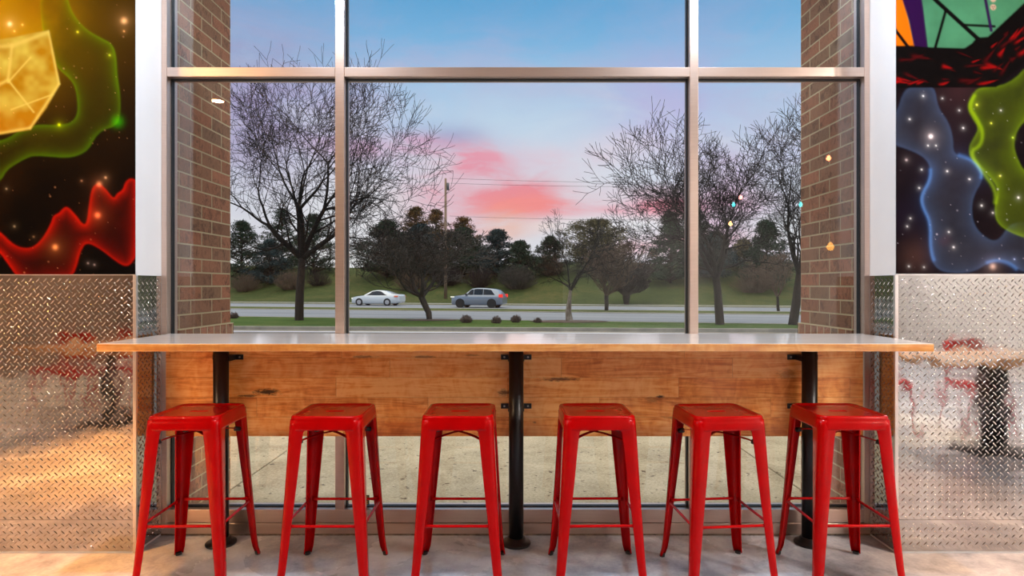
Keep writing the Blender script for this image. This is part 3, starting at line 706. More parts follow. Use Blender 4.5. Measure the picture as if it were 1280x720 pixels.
# ------------------------------------------------------------------ trees
class Tree:
    def __init__(s,seed): s.r=random.Random(seed); s.tr=MB(); s.br=MB(); s.cnt=0
    def grow(s,p,d,L,r,dep,maxd,rmin,spread,shrink,up,kids,trunk=False,curl=.25,ns=3):
        R=s.r; pts=[p.copy()]; rads=[r]; rend=max(rmin,r*(.78 if trunk else .62 if dep<3 else .68)); q=p.copy(); dd=d.copy(); sidepts=[]
        for i in range(ns):
            j=Vector((R.gauss(0,1),R.gauss(0,1),R.gauss(0,1)))*curl*(.5 if trunk else 1)
            dd=(dd+j*.5+Vector((0,0,up*.25))).normalized(); q=q+dd*(L/ns)
            if q.z<2.2 and not trunk: dd=Vector((dd.x,dd.y,abs(dd.z)+.25)).normalized()
            pts.append(q.copy()); rads.append(r+(rend-r)*(i+1)/ns); sidepts.append((q.copy(),dd.copy(),rads[-1]))
        tgt=s.tr if (trunk or dep<=0) else s.br
        tgt.tube(pts,rads,8 if r>.08 else (5 if r>.03 else 3),cap=False); s.cnt+=1
        if dep>=maxd: return
        nk=kids(dep,R)
        ph=R.uniform(0,2*PI)
        for k in range(nk):
            a=ph+2*PI*k/nk+R.uniform(-.5,.5); sp=math.radians(R.uniform(*spread(dep)))
            ax=dd.cross(Vector((0,0,1)) if abs(dd.z)<.95 else Vector((1,0,0))).normalized()
            nd=Matrix.Rotation(a,3,dd)@(Matrix.Rotation(sp,3,ax)@dd)
            s.grow(q,nd,L*R.uniform(*shrink),max(rmin,rend*R.uniform(.62,.85)),dep+1,maxd,rmin,spread,shrink,up,kids,False,curl,ns)
        if dep>=1:
            for (sp_,sd,sr) in sidepts[:-1]:
                if R.random()<.75:
                    a=R.uniform(0,2*PI); ax=sd.cross(Vector((.3,.2,1))).normalized(); nd=Matrix.Rotation(a,3,sd)@(Matrix.Rotation(math.radians(R.uniform(35,65)),3,ax)@sd)
                    s.grow(sp_,nd,L*R.uniform(.45,.7),max(rmin,sr*.45),max(dep+2,maxd-3),maxd,rmin,spread,shrink,up,kids,False,curl,ns)
def finish_tree(T,name,loc,mb_,mt,label,cat='tree',group=None):
    root=empty(name,loc); T.tr.build('trunk',mb_,root,fix=False); T.br.build('branches',mt,root,fix=False)
    tag(root,label,cat,group); return root
def big_tree(px,py,d,hgt,rad,seed,label,forks=3,trunkfrac=.17,maxd=7,spreads=(18,38),name='bare_tree',lean=0,kx=1.0,r0spread=(14,34)):
    x,y=PX(px,d),d; T=Tree(seed); T.grow(Vector((0,0,0)),Vector((lean,0,1)).normalized(),hgt*trunkfrac,rad,0,maxd,.0105,
        lambda dp: r0spread if dp==0 else spreads,(.72,.9),.16,lambda dp,R: forks if dp==0 else (3 if R.random()<.34 else 2),True,.22,4)
    # scale to the height wanted
    zmax=max(v[2] for v in T.br.v); k=hgt/zmax
    for mb in (T.tr,T.br): mb.v=[(a*k*kx,b*k*kx,c_*k) for a,b,c_ in mb.v]
    return finish_tree(T,name,(x,y,gz(x,y)-.05),M['bark'],M['twig'],label)
TREES=True
if TREES:
    big_tree(374,400,33.0,15.4,.27,4,'large bare tree with a thick dark trunk on the lawn left of centre',forks=5,trunkfrac=.2,r0spread=(12,62),spreads=(18,42),kx=.84)
    big_tree(900,405,29.5,10.8,.21,11,'large bare tree on the lawn behind the right pane, left of the two trunks',forks=5,trunkfrac=.2,r0spread=(12,62),spreads=(18,42))
    big_tree(991,406,29.3,11.0,.26,23,'thick bare tree on the lawn right beside the right brick pier',forks=4,trunkfrac=.25,r0spread=(10,40),spreads=(16,36))
def small_tree(px,d,hgt,wid,rad,seed,mb_,mt,label,trunkfrac=.25,maxd=6,forks=4,spreads=(15,35),r0=(20,50),rmin=.01,curl=.3,name='ornamental_tree',up=.16):
    x,y=PX(px,d),d; T=Tree(seed); T.grow(Vector((0,0,0)),Vector((0,0,1)),hgt*trunkfrac,rad,0,maxd,rmin,lambda dp: r0 if dp==0 else spreads,(.72,.88),up,lambda dp,R: forks if dp==0 else (3 if R.random()<.3 else 2),True,curl,3)
    zm=max(v[2] for v in T.br.v); xm=sorted(abs(v[0]) for v in T.br.v)[int(len(T.br.v)*.97)]; kz=hgt/zm; kx=(wid/2)/xm
    t0=max(v[2] for v in T.tr.v)
    for mb in (T.tr,T.br):
        o=[]
        for a,b,c_ in mb.v:
            k=kx+(1-kx)*max(0,1-c_/(t0+.01)); o.append((a*k,b*k,c_*kz))
        mb.v=o
    return finish_tree(T,name,(x,y,gz(x,y)-.04),mb_,mt,label)
if TREES:
    small_tree(537,33.2,5.5,6.6,.15,5,M['bark_mid'],M['twig_grey'],'spreading bare crab apple with dense grey twigs in front of the parked-off road',trunkfrac=.26,forks=5,r0=(25,65),rmin=.011,maxd=7)['label']='spreading bare tree with dense grey twigs on the lawn in front of the grey car'
    small_tree(712,31.8,5.9,4.3,.2,9,M['bark_pale'],M['twig'],'slender bare tree with pale mottled bark on the lawn right of centre',trunkfrac=.40,forks=4,r0=(20,65),maxd=6,rmin=.014,curl=.5)
    small_tree(758,45.8,5.2,3.9,.14,14,M['bark'],M['twig_brown'],'bare tree with a dense pale brown rounded crown on the median',trunkfrac=.2,forks=7,r0=(12,55),spreads=(10,28),rmin=.014,curl=.15,maxd=7)
    small_tree(783,59.0,4.3,4.4,.2,15,M['bark'],M['twig_dark'],'low bare tree with a dense blackish fan of twigs beyond the far road',trunkfrac=.18,forks=7,r0=(12,60),spreads=(10,28),rmin=.02,curl=.15,maxd=7)
    small_tree(973,45.2,4.6,3.6,.12,16,M['bark'],M['twig_brown'],'young bare tree with a thin trunk on the median behind the right pane',trunkfrac=.3,forks=5,r0=(20,55),rmin=.012,maxd=6)

def conifer(px,py_top,c,wpx,seed,m,label,py_base=None,clumps=60,name='pine_tree',lo=.12,shape=1.0,leaf=.30):
    x,y=ray_c(px,c); g=gz(x,y); d=y; hgt=PZ(py_top,d)-g; wid=wpx*1.62*d/F; lo*=.5; clumps=int(clumps*1.9)
    r=random.Random(seed); root=empty(name,(x,y,g-.05)); tr=MB(); fo=MB()
    tr.tube([(0,0,0),(r.uniform(-.1,.1),0,hgt*.5),(r.uniform(-.15,.15),0,hgt*.97)],[.17,.11,.03],7,cap=False)
    for i in range(clumps):
        u=r.random()**1.15; z=hgt*(lo+(1-lo)*u); env=(wid/2)*(math.sin(min(1,(u*.88+.12)*1.0)*PI)**.55 if shape<1 else (1-u)**.8*1.2*(.6+.4*min(1,u/.15)))
        a=r.uniform(0,2*PI); q=env*r.uniform(.3,1.0); cx_,cy_=q*math.cos(a),q*math.sin(a); cr=r.uniform(.26,.5)*wid/6.5+.22
        cz=min(z+q*.12,hgt-cr*.25)
        tr.tube([(0,0,max(.2,cz-q*.35)),(cx_*.6,cy_*.6,cz-q*.1),(cx_,cy_,cz)],[.05,.035,.015],4,cap=False)
        nl=int(70*(.30/leaf)**.5)
        for k in range(nl):
            th=r.uniform(0,2*PI); ph=math.acos(r.uniform(-1,1)); rr=cr*r.random()**.4
            px_=cx_+rr*math.sin(ph)*math.cos(th)*1.25; py_=cy_+rr*math.sin(ph)*math.sin(th)*1.25; pz_=cz+rr*math.cos(ph)*.55
            L=leaf*r.uniform(.5,1.1); v1=Vector((r.gauss(0,1),r.gauss(0,1),r.gauss(.3,.8))).normalized(); v2=v1.cross(Vector((r.gauss(0,1),r.gauss(0,1),r.gauss(0,1)))).normalized()*.16*L
            p0=Vector((px_,py_,pz_)); tip=p0+v1*L
            fo.add([p0-v2,p0+v2,tip+v2*.6,tip-v2*.6],[(0,1,2,3)])
    tr.build('trunk',M['bark'],root,fix=False); fo.build('foliage',m,root,fix=False)
    tag(root,label,'tree'); return root
if TREES:
    N1,N2,ND,NO=M['needle'],M['needle2'],M['needle_dry'],M['needle_olive']
    conifer(302,277,76,50,101,N1,'dark pine on the embankment beside the left brick pier',clumps=80)
    conifer(338,300,74,40,102,N2,'low dark pine on the embankment left of the large bare tree',clumps=60,lo=.05)
    conifer(352,262,82,46,103,N1,'dark pine rising behind the branches of the large bare tree',clumps=70)
    conifer(392,268,80,44,104,N1,'dark pine on the embankment right behind the thick bare trunk',clumps=70)
    conifer(484,276,78,60,105,N1,'wide dark pine on the embankment above the white car',clumps=110,lo=.2)
    conifer(520,259,90,44,106,ND,'pine with rusty olive top behind the dark pines left of the utility pole',clumps=70)
    conifer(545,262,88,36,107,ND,'slim rusty pine directly left of the utility pole',clumps=60)
    conifer(578,272,88,44,108,ND,'rusty olive pine right of the utility pole',clumps=60)
    conifer(526,282,78,60,109,N2,'dark bluish pine in front of the rusty pines',clumps=100,lo=.1)
    conifer(580,286,78,56,110,N1,'dark pine above the grey car',clumps=100,lo=.1)
    conifer(622,288,77,46,111,N2,'bluish pine on the embankment right of the grey car',clumps=80)
    conifer(650,302,75,36,112,N1,'small dark pine right of the bluish pine near the centre',clumps=60)
    conifer(688,296,79,34,113,N1,'small pine behind the pale barked tree',clumps=50,lo=.2)
    conifer(744,276,80,60,114,NO,'broad olive pine behind the pale brown rounded tree',clumps=120,shape=.5,lo=.2)
    conifer(838,266,74,38,115,N1,'tall narrow dark pine left of the right mullion',clumps=90,lo=.12)
    conifer(868,262,78,44,116,N1,'tall dark pine behind the right mullion',clumps=90)
    conifer(893,290,76,44,117,N2,'dark bluish pine behind the bare trunk in the right pane',clumps=70)
    conifer(958,276,72,46,118,N1,'dark pine between the two bare trunks in the right pane',clumps=90,lo=.12)
    conifer(930,300,80,34,119,NO,'olive pine in the right pane between bare tree trunks',clumps=60)
    # bare brush on the slope
    def brush(px,c,hgt,wid,seed,m,label,n=170,name='bare_shrub'):
        x,y=ray_c(px,c); r=random.Random(seed); b=MB()
        for i in range(n):
            a=r.uniform(0,2*PI); s_=math.sqrt(r.random()); k=s_*wid/2; hh=hgt*math.sqrt(max(.08,1-s_*s_))*r.uniform(.75,1.05)
            p0=Vector((math.cos(a)*k*.35,math.sin(a)*k*.35,-.05)); p2=Vector((math.cos(a)*k,math.sin(a)*k,hh)); p1=(p0+p2)/2+Vector((r.uniform(-.1,.1)*wid,r.uniform(-.1,.1)*wid,0))*.6
            rr=max(.012,hgt*.006); b.tube([p0,p1,p2],[rr*1.3,rr,rr*.6],3,cap=False)
            for _ in range(3):
                q=p1.lerp(p2,r.random()); b.tube([q,q+Vector((r.gauss(0,1),r.gauss(0,1),r.gauss(.6,.6))).normalized()*hgt*.22],[rr*.8,rr*.5],3,cap=False)
        o=b.build(name,m,fix=False); o.location=(x,y,gz(x,y)); tag(o,label,'shrub'); return o
    for i,(px,c,h_,w_,m,l) in enumerate([
        (306,70,2.3,4.4,M['twig_brown'],'brown bare shrub at the foot of the pines beside the left pier'),
        (333,78,2.0,3.4,M['twig_dark'],'dark bare shrub on the slope left of the thick bare trunk'),
        (362,71,2.6,4.2,M['twig_brown'],'reddish brown bare shrub directly behind the thick bare trunk'),
        (398,73,2.0,3.6,M['twig_dark'],'bare shrub on the slope right of the thick bare trunk'),
        (512,71,2.6,4.5,M['twig_brown'],'bare brown shrub on the slope right of the white car'),
        (560,73,2.8,4.6,M['twig_dark'],'dark bare shrub at the foot of the utility pole'),
        (600,72,2.4,4.2,M['twig_dark'],'dark bare shrub on the slope above the grey car'),
        (646,71,3.0,5.0,M['twig_grey'],'wide grey bare shrub on the slope left of the pale barked tree'),
        (688,78,3.0,4.0,M['twig_brown'],'brown bare shrub on the slope beside the pale barked trunk'),
        (942,70,2.8,5.0,M['twig_brown'],'bare brown shrub on the slope between the right trunks')]):
        brush(px,c,h_,w_,300+i,m,l,n=220)
    for i,(px,py,w_,l) in enumerate([(583,403.5,17,'first round clump of dry stems right of the grey crab apple'),(621,404,15,'second dry clump, between the two darker clumps on the lawn edge'),(645,403,15,'third dry clump on the lawn edge, just past the middle'),(672,403.5,11,'smallest dry clump on the lawn edge, nearest the pale barked tree'),(292,398,13,'dry clump of stems beside the left brick pier')]):
        x,y,z=ground_at(px,py); wid=w_*y/F
        o=brush(px,y+SL*x,wid*.62,wid,400+i,M['drystem'],l,n=110,name='dry_clump'); o['group']='dry clumps along the lawn edge'
    for px,d,l,w_ in ((537,33.2,'brown mulch ring round the spreading grey tree',3.0),(712,31.9,'brown mulch bed under the pale barked tree',4.2)):
        mb=MB(); mb.lathe([(w_/2,0),(w_/2*.8,.03),(.3,.05)],28); o=mb.build('mulch_bed',M['mulch'],fix=True); o.location=(PX(px,d),d,-.574); o.scale=(1.0,.55,1); tag(o,l,'mulch')
# utility pole and wires
x,y=ray_c(557,66); g=gz(x,y); top=PZ(223,y)
up_=empty('utility_pole',(x,y,g-.1))
MB().tube([(0,0,0),(0,0,top-g+.1)],[.19,.12],12).build('pole',M['polewood'],up_)
MB().tube([(.26,0,top-g-1.2),(.26,0,top-g-.4)],[.15,.15],10).build('transformer',M['steelpole'],up_)
tag(up_,'tall wooden utility pole rising against the pink sky above the grey car','pole')
for py0,py1,l in ((223,229,'topmost thin wire running right from the utility pole'),(229,233,'thin wire just below the topmost one'),(270,276,'lowest thin wire low over the pines')):
    X1,Y1=45,66-SL*45+2; pts=[]
    for k in range(21):
        u=k/20; a=Vector((x+.45,y,PZ(py0,y))); b=Vector((X1,Y1,PZ(py1,Y1)+1.0)); q=a.lerp(b,u); q.z-=1.1*4*u*(1-u)*.6; pts.append(q-Vector((x,y,g)))
    o=MB().tube(pts,.014,5).build('power_line',M['wire'],None); o.location=(x,y,g); tag(o,l,'wire','wires strung from the utility pole')
x,y=ray_c(412.5,84); g=gz(x,y); lp_=empty('street_lamp',(x,y,g-.1)); tp=PZ(268,y)-g+.1
MB().tube([(0,0,0),(0,0,tp)],[.09,.05],8).build('pole',M['steelpole'],lp_)
MB().tube([(0,0,tp-.05),(-.5,0,tp+.05),(-.9,0,tp)],[.05,.06,.12],8).build('lamp_head',M['steelpole'],lp_)
tag(lp_,'thin grey lamp post on the embankment right of the large bare tree','street lamp')
x,y=ray_c(774,84); g=gz(x,y); lp_=empty('street_lamp',(x,y,g-.1)); tp=PZ(276,y)-g+.1
MB().tube([(0,0,0),(0,0,tp)],[.10,.06],8).build('pole',M['steelpole'],lp_)
MB().box(-.5,.5,-.06,.06,tp-.25,tp-.12).build('crossarm',M['steelpole'],lp_)
tag(lp_,'thin dark pole with a short crossarm behind the broad olive pine','pole')

# ------------------------------------------------------------------ cars (nose towards local -X, near side = -Y)
def car(name,px,c,L,W,Ht,prof,belt,glass,paint,label,tail,wheel_x,wr,rimm,ws=()):
    x,y=ray_c(px,c); root=empty(name,(x,y,-.60),-math.atan(SL))
    xs=[p[0] for p in prof]; mb=MB(); lp=[]
    for (xx,zt,zb,hw,rw) in prof:  # station: top height, bottom height, half-width, roof half-width
        zbelt=min(belt,zt); w=hw*W/2
        up=max(0,zt-zbelt); rwid=w*(1-(1-rw)*min(1,up/.3))
        ring=[(-w*.90,zb),(-w,zb+.12),(-w*1.0,(zb+zbelt)/2+.05),(-w*.97,zbelt-.03),(-w*.94 if up<.05 else -w*.93,zbelt),(-rwid*.97,zt-up*.06-.01),(-rwid*.8,zt)]
        ring=[(a,b) for a,b in ring]+[(-a,b) for a,b in ring[::-1]]
        lp.append([(xx*L,a,b) for a,b in ring])
    mb.loops(lp,closed=True,capa=True,capb=True,smooth=True)
    body=mb.build('body',paint,root)
    # side windows follow the cabin flank
    def zt_at(xx):
        for a,b in zip(prof[:-1],prof[1:]):
            if a[0]<=xx<=b[0]:
                u=(xx-a[0])/(b[0]-a[0]); return [a[i]+(b[i]-a[i])*u for i in range(5)]
        return prof[-1]
    for (ga,gb,z0o,z1o,cutf,cutb) in glass:
        for s in (-1,1):
            g=MB(); N=14; lo_=[];hi_=[]
            for i in range(N+1):
                xx=ga+(gb-ga)*i/N; st=zt_at(xx); w=st[3]*W/2; up=max(.02,st[1]-belt); rwid=w*(1-(1-st[4])*min(1,up/.3))
                z0=belt+z0o; z1=st[1]-z1o
                e=min(1,i/N/cutf) if cutf else 1; e2=min(1,(1-i/N)/cutb) if cutb else 1
                z1=z0+max(.01,(z1-z0))*min(e,e2)
                f0=(z0-belt)/up; f1=(z1-belt)/up
                yy=lambda f: (w*.93+(rwid*.97-w*.93)*min(1,f))+.012
                lo_.append((xx*L,s*yy(f0),z0)); hi_.append((xx*L,s*yy(f1),z1))
            g.loops([lo_,hi_],closed=False,smooth=True); g.build('side_window',M['carglass'],root)
    for wx in wheel_x:
        for s in (-1,1):
            wh=empty('wheel'); wh.parent=root; wh.location=(wx*L,s*(W/2-.10),wr)
            tyre=MB().tube([(0,-.11,0),(0,-.10,0),(0,.10,0),(0,.11,0)],[wr*.9,wr,wr,wr*.9],24)
            bpy.data.objects.remove(wh)
            t_=tyre.build('wheel',M['rubber'],root); t_.location=(wx*L,s*(W/2-.10),wr)
            r_=MB().tube([(0,s*.105,0),(0,s*.118,0)],[wr*.66,wr*.6],18).build('rim',rimm,t_)
            ar=MB().tube([(0,-.02,0),(0,.02,0)],[wr*1.08,wr*1.08],24).build('wheel_arch',M['rubber'],root); ar.location=(wx*L,s*(W/2-.008),wr*1.02)
    return root,body
# sedan profile stations: x/L, roof z, bottom z, half-width, roof width factor
sed=[(-.5,.62,.30,.62,.9),(-.485,.70,.22,.80,.9),(-.44,.78,.19,.93,.9),(-.33,.88,.17,1,.9),(-.22,.95,.17,1,.9),(-.13,1.22,.17,1,.80),(-.06,1.37,.17,1,.76),(.04,1.43,.17,1,.75),(.15,1.40,.17,1,.75),(.24,1.28,.17,1,.77),(.33,1.10,.19,1,.82),(.43,1.05,.22,.96,.9),(.485,1.00,.30,.86,.9),(.5,.85,.40,.74,.9)]
root,body=car('white_sedan',473,54.6,4.85,1.84,1.43,sed,.93,[(-.19,.27,.03,.07,.30,.32)],M['carwhite'],'',None,(-.31,.27),.33,M['rim'])
root.name='sedan_car'
for s in (-1,1):
    MB().box(4.85*.41,4.85*.487,s*.87-.03,s*.87+.03,.80,.93).build('tail_light',M['taillamp2'],root,bevel=.01)
    MB().box(-4.85*.485,-4.85*.44,s*.72-.08,s*.72+.08,.62,.72).build('headlight',M['headlamp'],root,bevel=.01)
tag(root,'white saloon car driving left on the far road','car')
suv=[(-.5,.70,.34,.70,.9),(-.485,.88,.25,.85,.9),(-.44,.97,.23,.95,.9),(-.33,1.05,.22,1,.9),(-.24,1.10,.22,1,.9),(-.16,1.38,.22,1,.82),(-.09,1.60,.22,1,.78),(.0,1.66,.22,1,.77),(.15,1.65,.22,1,.77),(.3,1.59,.22,1,.78),(.39,1.50,.23,.99,.80),(.45,1.22,.25,.96,.85),(.485,1.02,.30,.92,.9),(.5,.80,.40,.84,.9)]
root,body=car('suv_car',599,51.6,4.5,1.9,1.66,suv,1.06,[(-.20,-.055,.03,.08,.5,0),(-.045,.13,.03,.08,0,0),(.14,.36,.03,.09,0,.35)],M['cargrey'],'',None,(-.31,.30),.37,M['rubber'])
for s in (-1,1):
    MB().box(4.65*.42,4.65*.492,s*.86-.06,s*.86+.06,.88,1.14).build('tail_light',M['taillamp'],root,bevel=.01)
    MB().box(-4.65*.488,-4.65*.41,s*.80-.09,s*.80+.09,.86,.95).build('headlight',M['headlamp'],root,bevel=.01)
    MB().box(-.95,-.78,s*.98-.08,s*.98+.08,1.08,1.2).build('door_mirror',M['rubber'],root,bevel=.02)
tag(root,'grey sport utility car with red tail light driving left on the far road','car')

# ------------------------------------------------------------------ room behind the camera (seen in the plate and glass)
tblm=wood('table_wood',S('#c98f52'),S('#a8703a'),S('#dba56a'),coat=.6,rough=.3)
def table(x,y,w,d,label,ped):
    r=empty('dining_table',(x,y,0)); MB().box(-w/2,w/2,-d/2,d/2,.72,.76).build('table_top',tblm,r,bevel=.004)
    MB().tube([(0,0,.02),(0,0,.72)],[ped,ped],16).build('pedestal',M['blackpipe'],r); MB().lathe([(.28,0),(.28,.015),(.06,.05)],28).build('base',M['blackpipe'],r)
    tag(r,label,'table'); return r
table(-3.85,.25,1.15,.7,'wooden dining table seen only as a reflection in the left tread plate',.05)
table(3.78,1.2,1.35,.7,'wooden dining table seen only as a reflection in the right tread plate',.11)
def cchair(x,y,rz,label):
    r=empty('metal_chair',(x,y,0),rz)
    MB().box(-.19,.19,-.19,.19,.44,.455).build('seat',M['red'],r,bevel=.01)
    for sx in (-1,1):
        for sy in (-1,1): MB().tube([(sx*.17,sy*.17,.44),(sx*.21,sy*.21,0)],[.022,.013],8).build('leg',M['red'],r)
    lp=[]
    for k in range(13):
        a=math.radians(-75+150*k/12); lp.append((.20*math.sin(a),-.2+.0+.19*(1-math.cos(a)),.80 if abs(k-6)<5 else .72))
    MB().tube(lp,.014,8).build('back_rail',M['red'],r)
    MB().box(-.17,.17,-.206,-.198,.52,.80).build('back_panel',M['red'],r,bevel=.002); MB().box(-.2,.2,-.2,.2,.40,.438).build('seat_apron',M['red'],r,bevel=.01)
    for sx in (-1,1): MB().tube([(sx*.17,-.17,.44),(sx*.193,-.05,.72)],[.013,.012],8).build('back_post',M['red'],r)
    tag(r,label,'chair'); return r
cchair(-4.75,-.42,0,'red metal chair mirrored at the left edge of the left tread plate'); cchair(-4.15,-.42,0,'red metal chair mirrored in the left tread plate, middle of three')
cchair(-3.55,-.42,0,'red metal chair mirrored in the left tread plate nearest the window')
cchair(3.35,.45,0,'red metal chair mirrored beside the table in the right tread plate'); cchair(4.2,.45,0,'red metal chair mirrored at the right edge of the right tread plate')
# bulbs whose reflections show in the right pane
def bulb(px,py,dv,col,s,label,r=.045,grp='coloured bulbs hung from the ceiling'):
    X=(px-CX)*dv/F; Z=H-(py-CY)*dv/F; Y=2*3.3165-dv
    rt=empty('hanging_bulb',(X,Y,Z))
    m,t,p=mat('bulb_glow',col,.3,emis=col,estr=s)
    MB().lathe([(.004,-r),(r*.7,-r*.7),(r,0),(r*.7,r*.7),(r*.3,r*1.3)],14).build('globe',m,rt)
    MB().tube([(0,0,r*1.2),(0,0,CEIL-Z)],.004,6).build('cord',M['wire'],rt)
    tag(rt,label,'light bulb',grp)
bulb(1036,198,8.5,(1,.25,.1,1),45,'glowing red-white bulb reflected on the right brick pier',.032)
bulb(926,247,9.5,(1,.35,.3,1),30,'pinkish bulb reflected above the bare trunk in the right pane',.03)
bulb(917,256,10,(.1,.75,.8,1),18,'teal bulb reflected just left of the pinkish one',.03)
bulb(1001,256,9,(.1,.75,.75,1),18,'teal bulb reflected at the edge of the right brick pier',.03)
bulb(913,280,10.5,(1,.4,.15,1),45,'orange bulb reflected lowest above the bare trunk',.034)
bulb(1038,309,7.5,(1,.45,.08,1),9,'amber bulb reflected low on the right brick pier',.045)

# ------------------------------------------------------------------ lights
def area(x,y,z,pw,size,col,rot=(0,0,0),spread=PI):
    l=bpy.data.lights.new('downlight_and_fill','AREA'); l.shape='DISK'; l.size=size; l.energy=pw; l.color=col; l.spread=spread
    o=bpy.data.objects.new('downlight_and_fill',l); COL.objects.link(o); o.location=(x,y,z); o.rotation_euler=rot; return o
WARM=(1,.70,.42); NEU=(1,.92,.84); COOL=(.80,.89,1)
zl=CEIL-.02
LIGHTS=[(x,y,p*.72,c) for x,y,p,c in [(-4.7,-1.0,90,WARM),(4.7,-1.0,150,NEU),(-3.4,1.3,45,(1,.6,.28)),(3.4,1.3,80,NEU),
 (-1.2,2.38,64,COOL),(1.2,2.38,64,COOL),(-6.2,-4,200,WARM),(6.2,-4,230,NEU),(-3.33,-.26,60,(1,.62,.3)),]]
for x,y,pw,c_ in LIGHTS: area(x,y,zl,pw,.11,c_)  # added unseen fill; only the last lamp shows mirrored in the glass
def spot(x,y,pw,c,ang,blend=.9):
    l=bpy.data.lights.new('spotlight','SPOT'); l.energy=pw; l.color=c; l.spot_size=math.radians(ang); l.spot_blend=blend; l.shadow_soft_size=.05
    o=bpy.data.objects.new('spotlight',l); COL.objects.link(o); o.location=(x,y,zl)
spot(-2.95,1.35,3000,(1,.36,.05),42); spot(3.3,.4,1000,(1,.74,.40),46)
spot(-2.4,2.45,1200,(1,.36,.06),36); spot(2.45,2.45,750,(1,.46,.14),36)
area(4.0,-7.2,zl,90,.14,NEU)  # unseen light added to brighten the back wall
# no housings for the downlight and added fill
for i,(x,y,pw,c_) in enumerate(LIGHTS):
    pass
# big unseen discs added as soft room fill, out of the window's mirror line
area(-5.6,-.5,zl,85,1.2,(1,.62,.34)); area(5.6,-.5,zl,180,1.2,(1,.90,.80))

# ------------------------------------------------------------------ sky
W=bpy.data.worlds.new('World'); bpy.context.scene.world=W; W.use_nodes=True; nt=W.node_tree; nt.nodes.clear(); t=NT(nt)
tc=t.n('ShaderNodeTexCoord').outputs['Generated']; sep=t.n('ShaderNodeSeparateXYZ'); t.l(tc,sep.inputs[0]); X,Y,Z=sep.outputs
hor=t.math('SQRT',t.math('ADD',t.math('MULTIPLY',X,X),t.math('MULTIPLY',Y,Y)))
az=t.math('ARCTAN2',X,Y)                       # 0 straight ahead, + to the right
el=t.math('ARCTAN2',Z,hor)
cvv=t.n('ShaderNodeCombineXYZ'); t.l(az,cvv.inputs[0]); t.l(el,cvv.inputs[1]); V=cvv.outputs[0]
sky=t.ramp(el,[(0.0,S('#e6e6ec')),(.10,S('#e6ebf2')),(.20,S('#cfe0f4')),(.30,S('#aacdf0')),(.37,S('#7fbbe9')),(.45,S('#58a6dc')),(.9,S('#3f86c8')),(1,S('#3f86c8'))])
wa=t.noise(t.mapping(V,(2.2,5.5,1),(3.1,1.7,0)),1.6,6,.62,.8); wb=t.noise(t.mapping(V,(5,13,1),(7.3,2.2,0)),1.2,6,.6,.6); wc=t.noise(t.mapping(V,(1.4,2.6,1),(.6,4.1,0)),1.6,4,.55,.3)
def blob(px,py,rx,ry,pw=1.0,jit=.0):
    a0=math.atan((px-CX)/F); e0=math.atan((CY-py)/math.hypot(F,px-CX))
    dx=t.math('DIVIDE',t.math('SUBTRACT',az,a0),rx/F); dy=t.math('DIVIDE',t.math('SUBTRACT',el,e0),ry/F)
    d=t.math('ADD',t.math('MULTIPLY',dx,dx),t.math('MULTIPLY',dy,dy))
    if jit: d=t.math('ADD',d,t.math('MULTIPLY',t.math('SUBTRACT',wb,.5),jit))
    return t.math('MULTIPLY',t.math('EXPONENT',t.math('MULTIPLY',d,-1.)),pw,clamp=True)
def mixb(base,b,colr): return t.mix(b,base,colr)
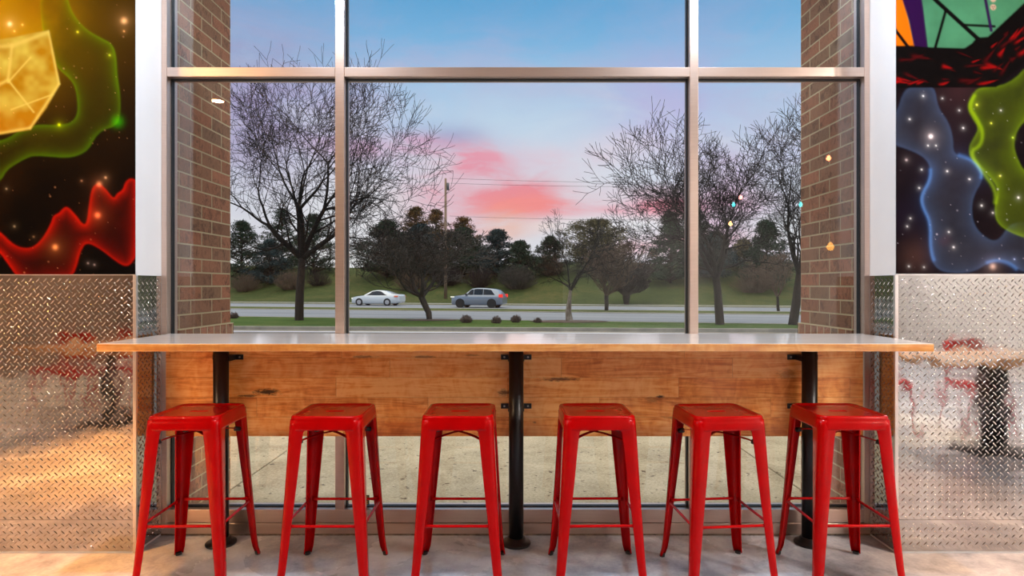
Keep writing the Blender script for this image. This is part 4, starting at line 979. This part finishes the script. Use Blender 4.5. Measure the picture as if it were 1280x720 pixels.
# broad lavender veil
veil=t.ramp(wa,[(.42,(0,0,0,1)),(.62,(.75,.75,.75,1))])
low=t.ramp(el,[(.0,(.5,.5,.5,1)),(.12,(.8,.8,.8,1)),(.34,(.55,.55,.55,1)),(.44,(.1,.1,.1,1))])
sky=t.mix(t.math('MULTIPLY',veil,low),sky,S('#c3b6dc'))
for (a,b,c_,d,e,f_,h_) in (
 (310,135,100,90,.75,1.5,'#a99cc6'),(640,165,150,60,.55,2.,'#c6def4'),(440,165,55,40,.6,3.,'#cdaed6'),(560,172,40,14,.75,3.,'#9fb2da'),(500,155,40,20,.5,2.,'#b0cdee'),
 (830,140,60,60,.5,2.5,'#bfb4ea'),(790,190,50,22,.5,3.,'#e0c6e0'),(440,265,130,55,.85,1.2,'#ecebf0'),(740,225,120,50,.75,2.,'#e6e9f4'),
 (470,185,60,12,.5,3.,'#d8a8c8'),(522,183,34,14,.7,4.,'#dfa4c2'),(582,205,52,20,.95,4.,'#f0a3b8'),(700,200,60,14,.4,4.,'#f0c8d8'),(630,243,82,26,1.0,3.,'#f396a4'),(560,240,40,26,.6,4.,'#f0aabb'),(662,256,62,14,.9,3.5,'#ff9896'),
 (628,283,30,16,.8,2.,'#fbb893'),(690,283,40,8,.8,2.,'#f4dcd8'),(560,290,60,26,.5,2.,'#f4bcc4'),(600,228,26,6,.6,4.,'#e8dcec'),
 (830,258,85,12,.9,4.,'#f29cae'),(800,240,50,8,.5,4.,'#eec4d4'),(835,305,80,12,.7,3.,'#f5a4ae'),(905,250,40,50,.55,2.,'#d2a4c8'),(760,283,70,12,.7,1.5,'#f0edf2'),(365,330,130,30,.6,.5,'#f0eeeb')):
    sky=mixb(sky,blob(a,b,c_*1.05,d*1.05,e,f_*1.25),S(h_))
streak=t.ramp(wb,[(.5,(0,0,0,1)),(.68,(.5,.5,.5,1))])
sky=t.mix(t.math('MULTIPLY',streak,t.ramp(el,[(0,(1,1,1,1)),(.25,(.6,.6,.6,1)),(.38,(0,0,0,1))])),sky,S('#eceaf2'))
bg=t.n('ShaderNodeBackground'); t.l(t.mix(1.0,t.mix(t.ramp(el,[(.46,(0,0,0,1)),(.75,(1,1,1,1))]),sky,(1,.93,.84,1)),(5,5,5,1),'MULTIPLY'),bg.inputs[0]); t.l(t.ramp(el,[(0,(.2,.2,.2,1)),(.50,(.2,.2,.2,1)),(.75,(.46,.46,.46,1))]),bg.inputs[1])
o=t.n('ShaderNodeOutputWorld'); t.l(bg.outputs[0],o.inputs[0])

# ------------------------------------------------------------------ camera and view
cam=bpy.data.cameras.new('Camera'); cam.sensor_width=36; cam.lens=F/1280*36; cam.shift_x=-4.5/1280; cam.shift_y=-4/1280; cam.clip_start=.05; cam.clip_end=500
co=bpy.data.objects.new('Camera',cam); COL.objects.link(co); co.location=(0,0,H); co.rotation_euler=(PI/2,0,0)
sc=bpy.context.scene; sc.camera=co
sc.view_settings.view_transform='Standard'; sc.view_settings.look='None'; sc.view_settings.exposure=0; sc.view_settings.gamma=1
sc.view_settings.use_curve_mapping=False
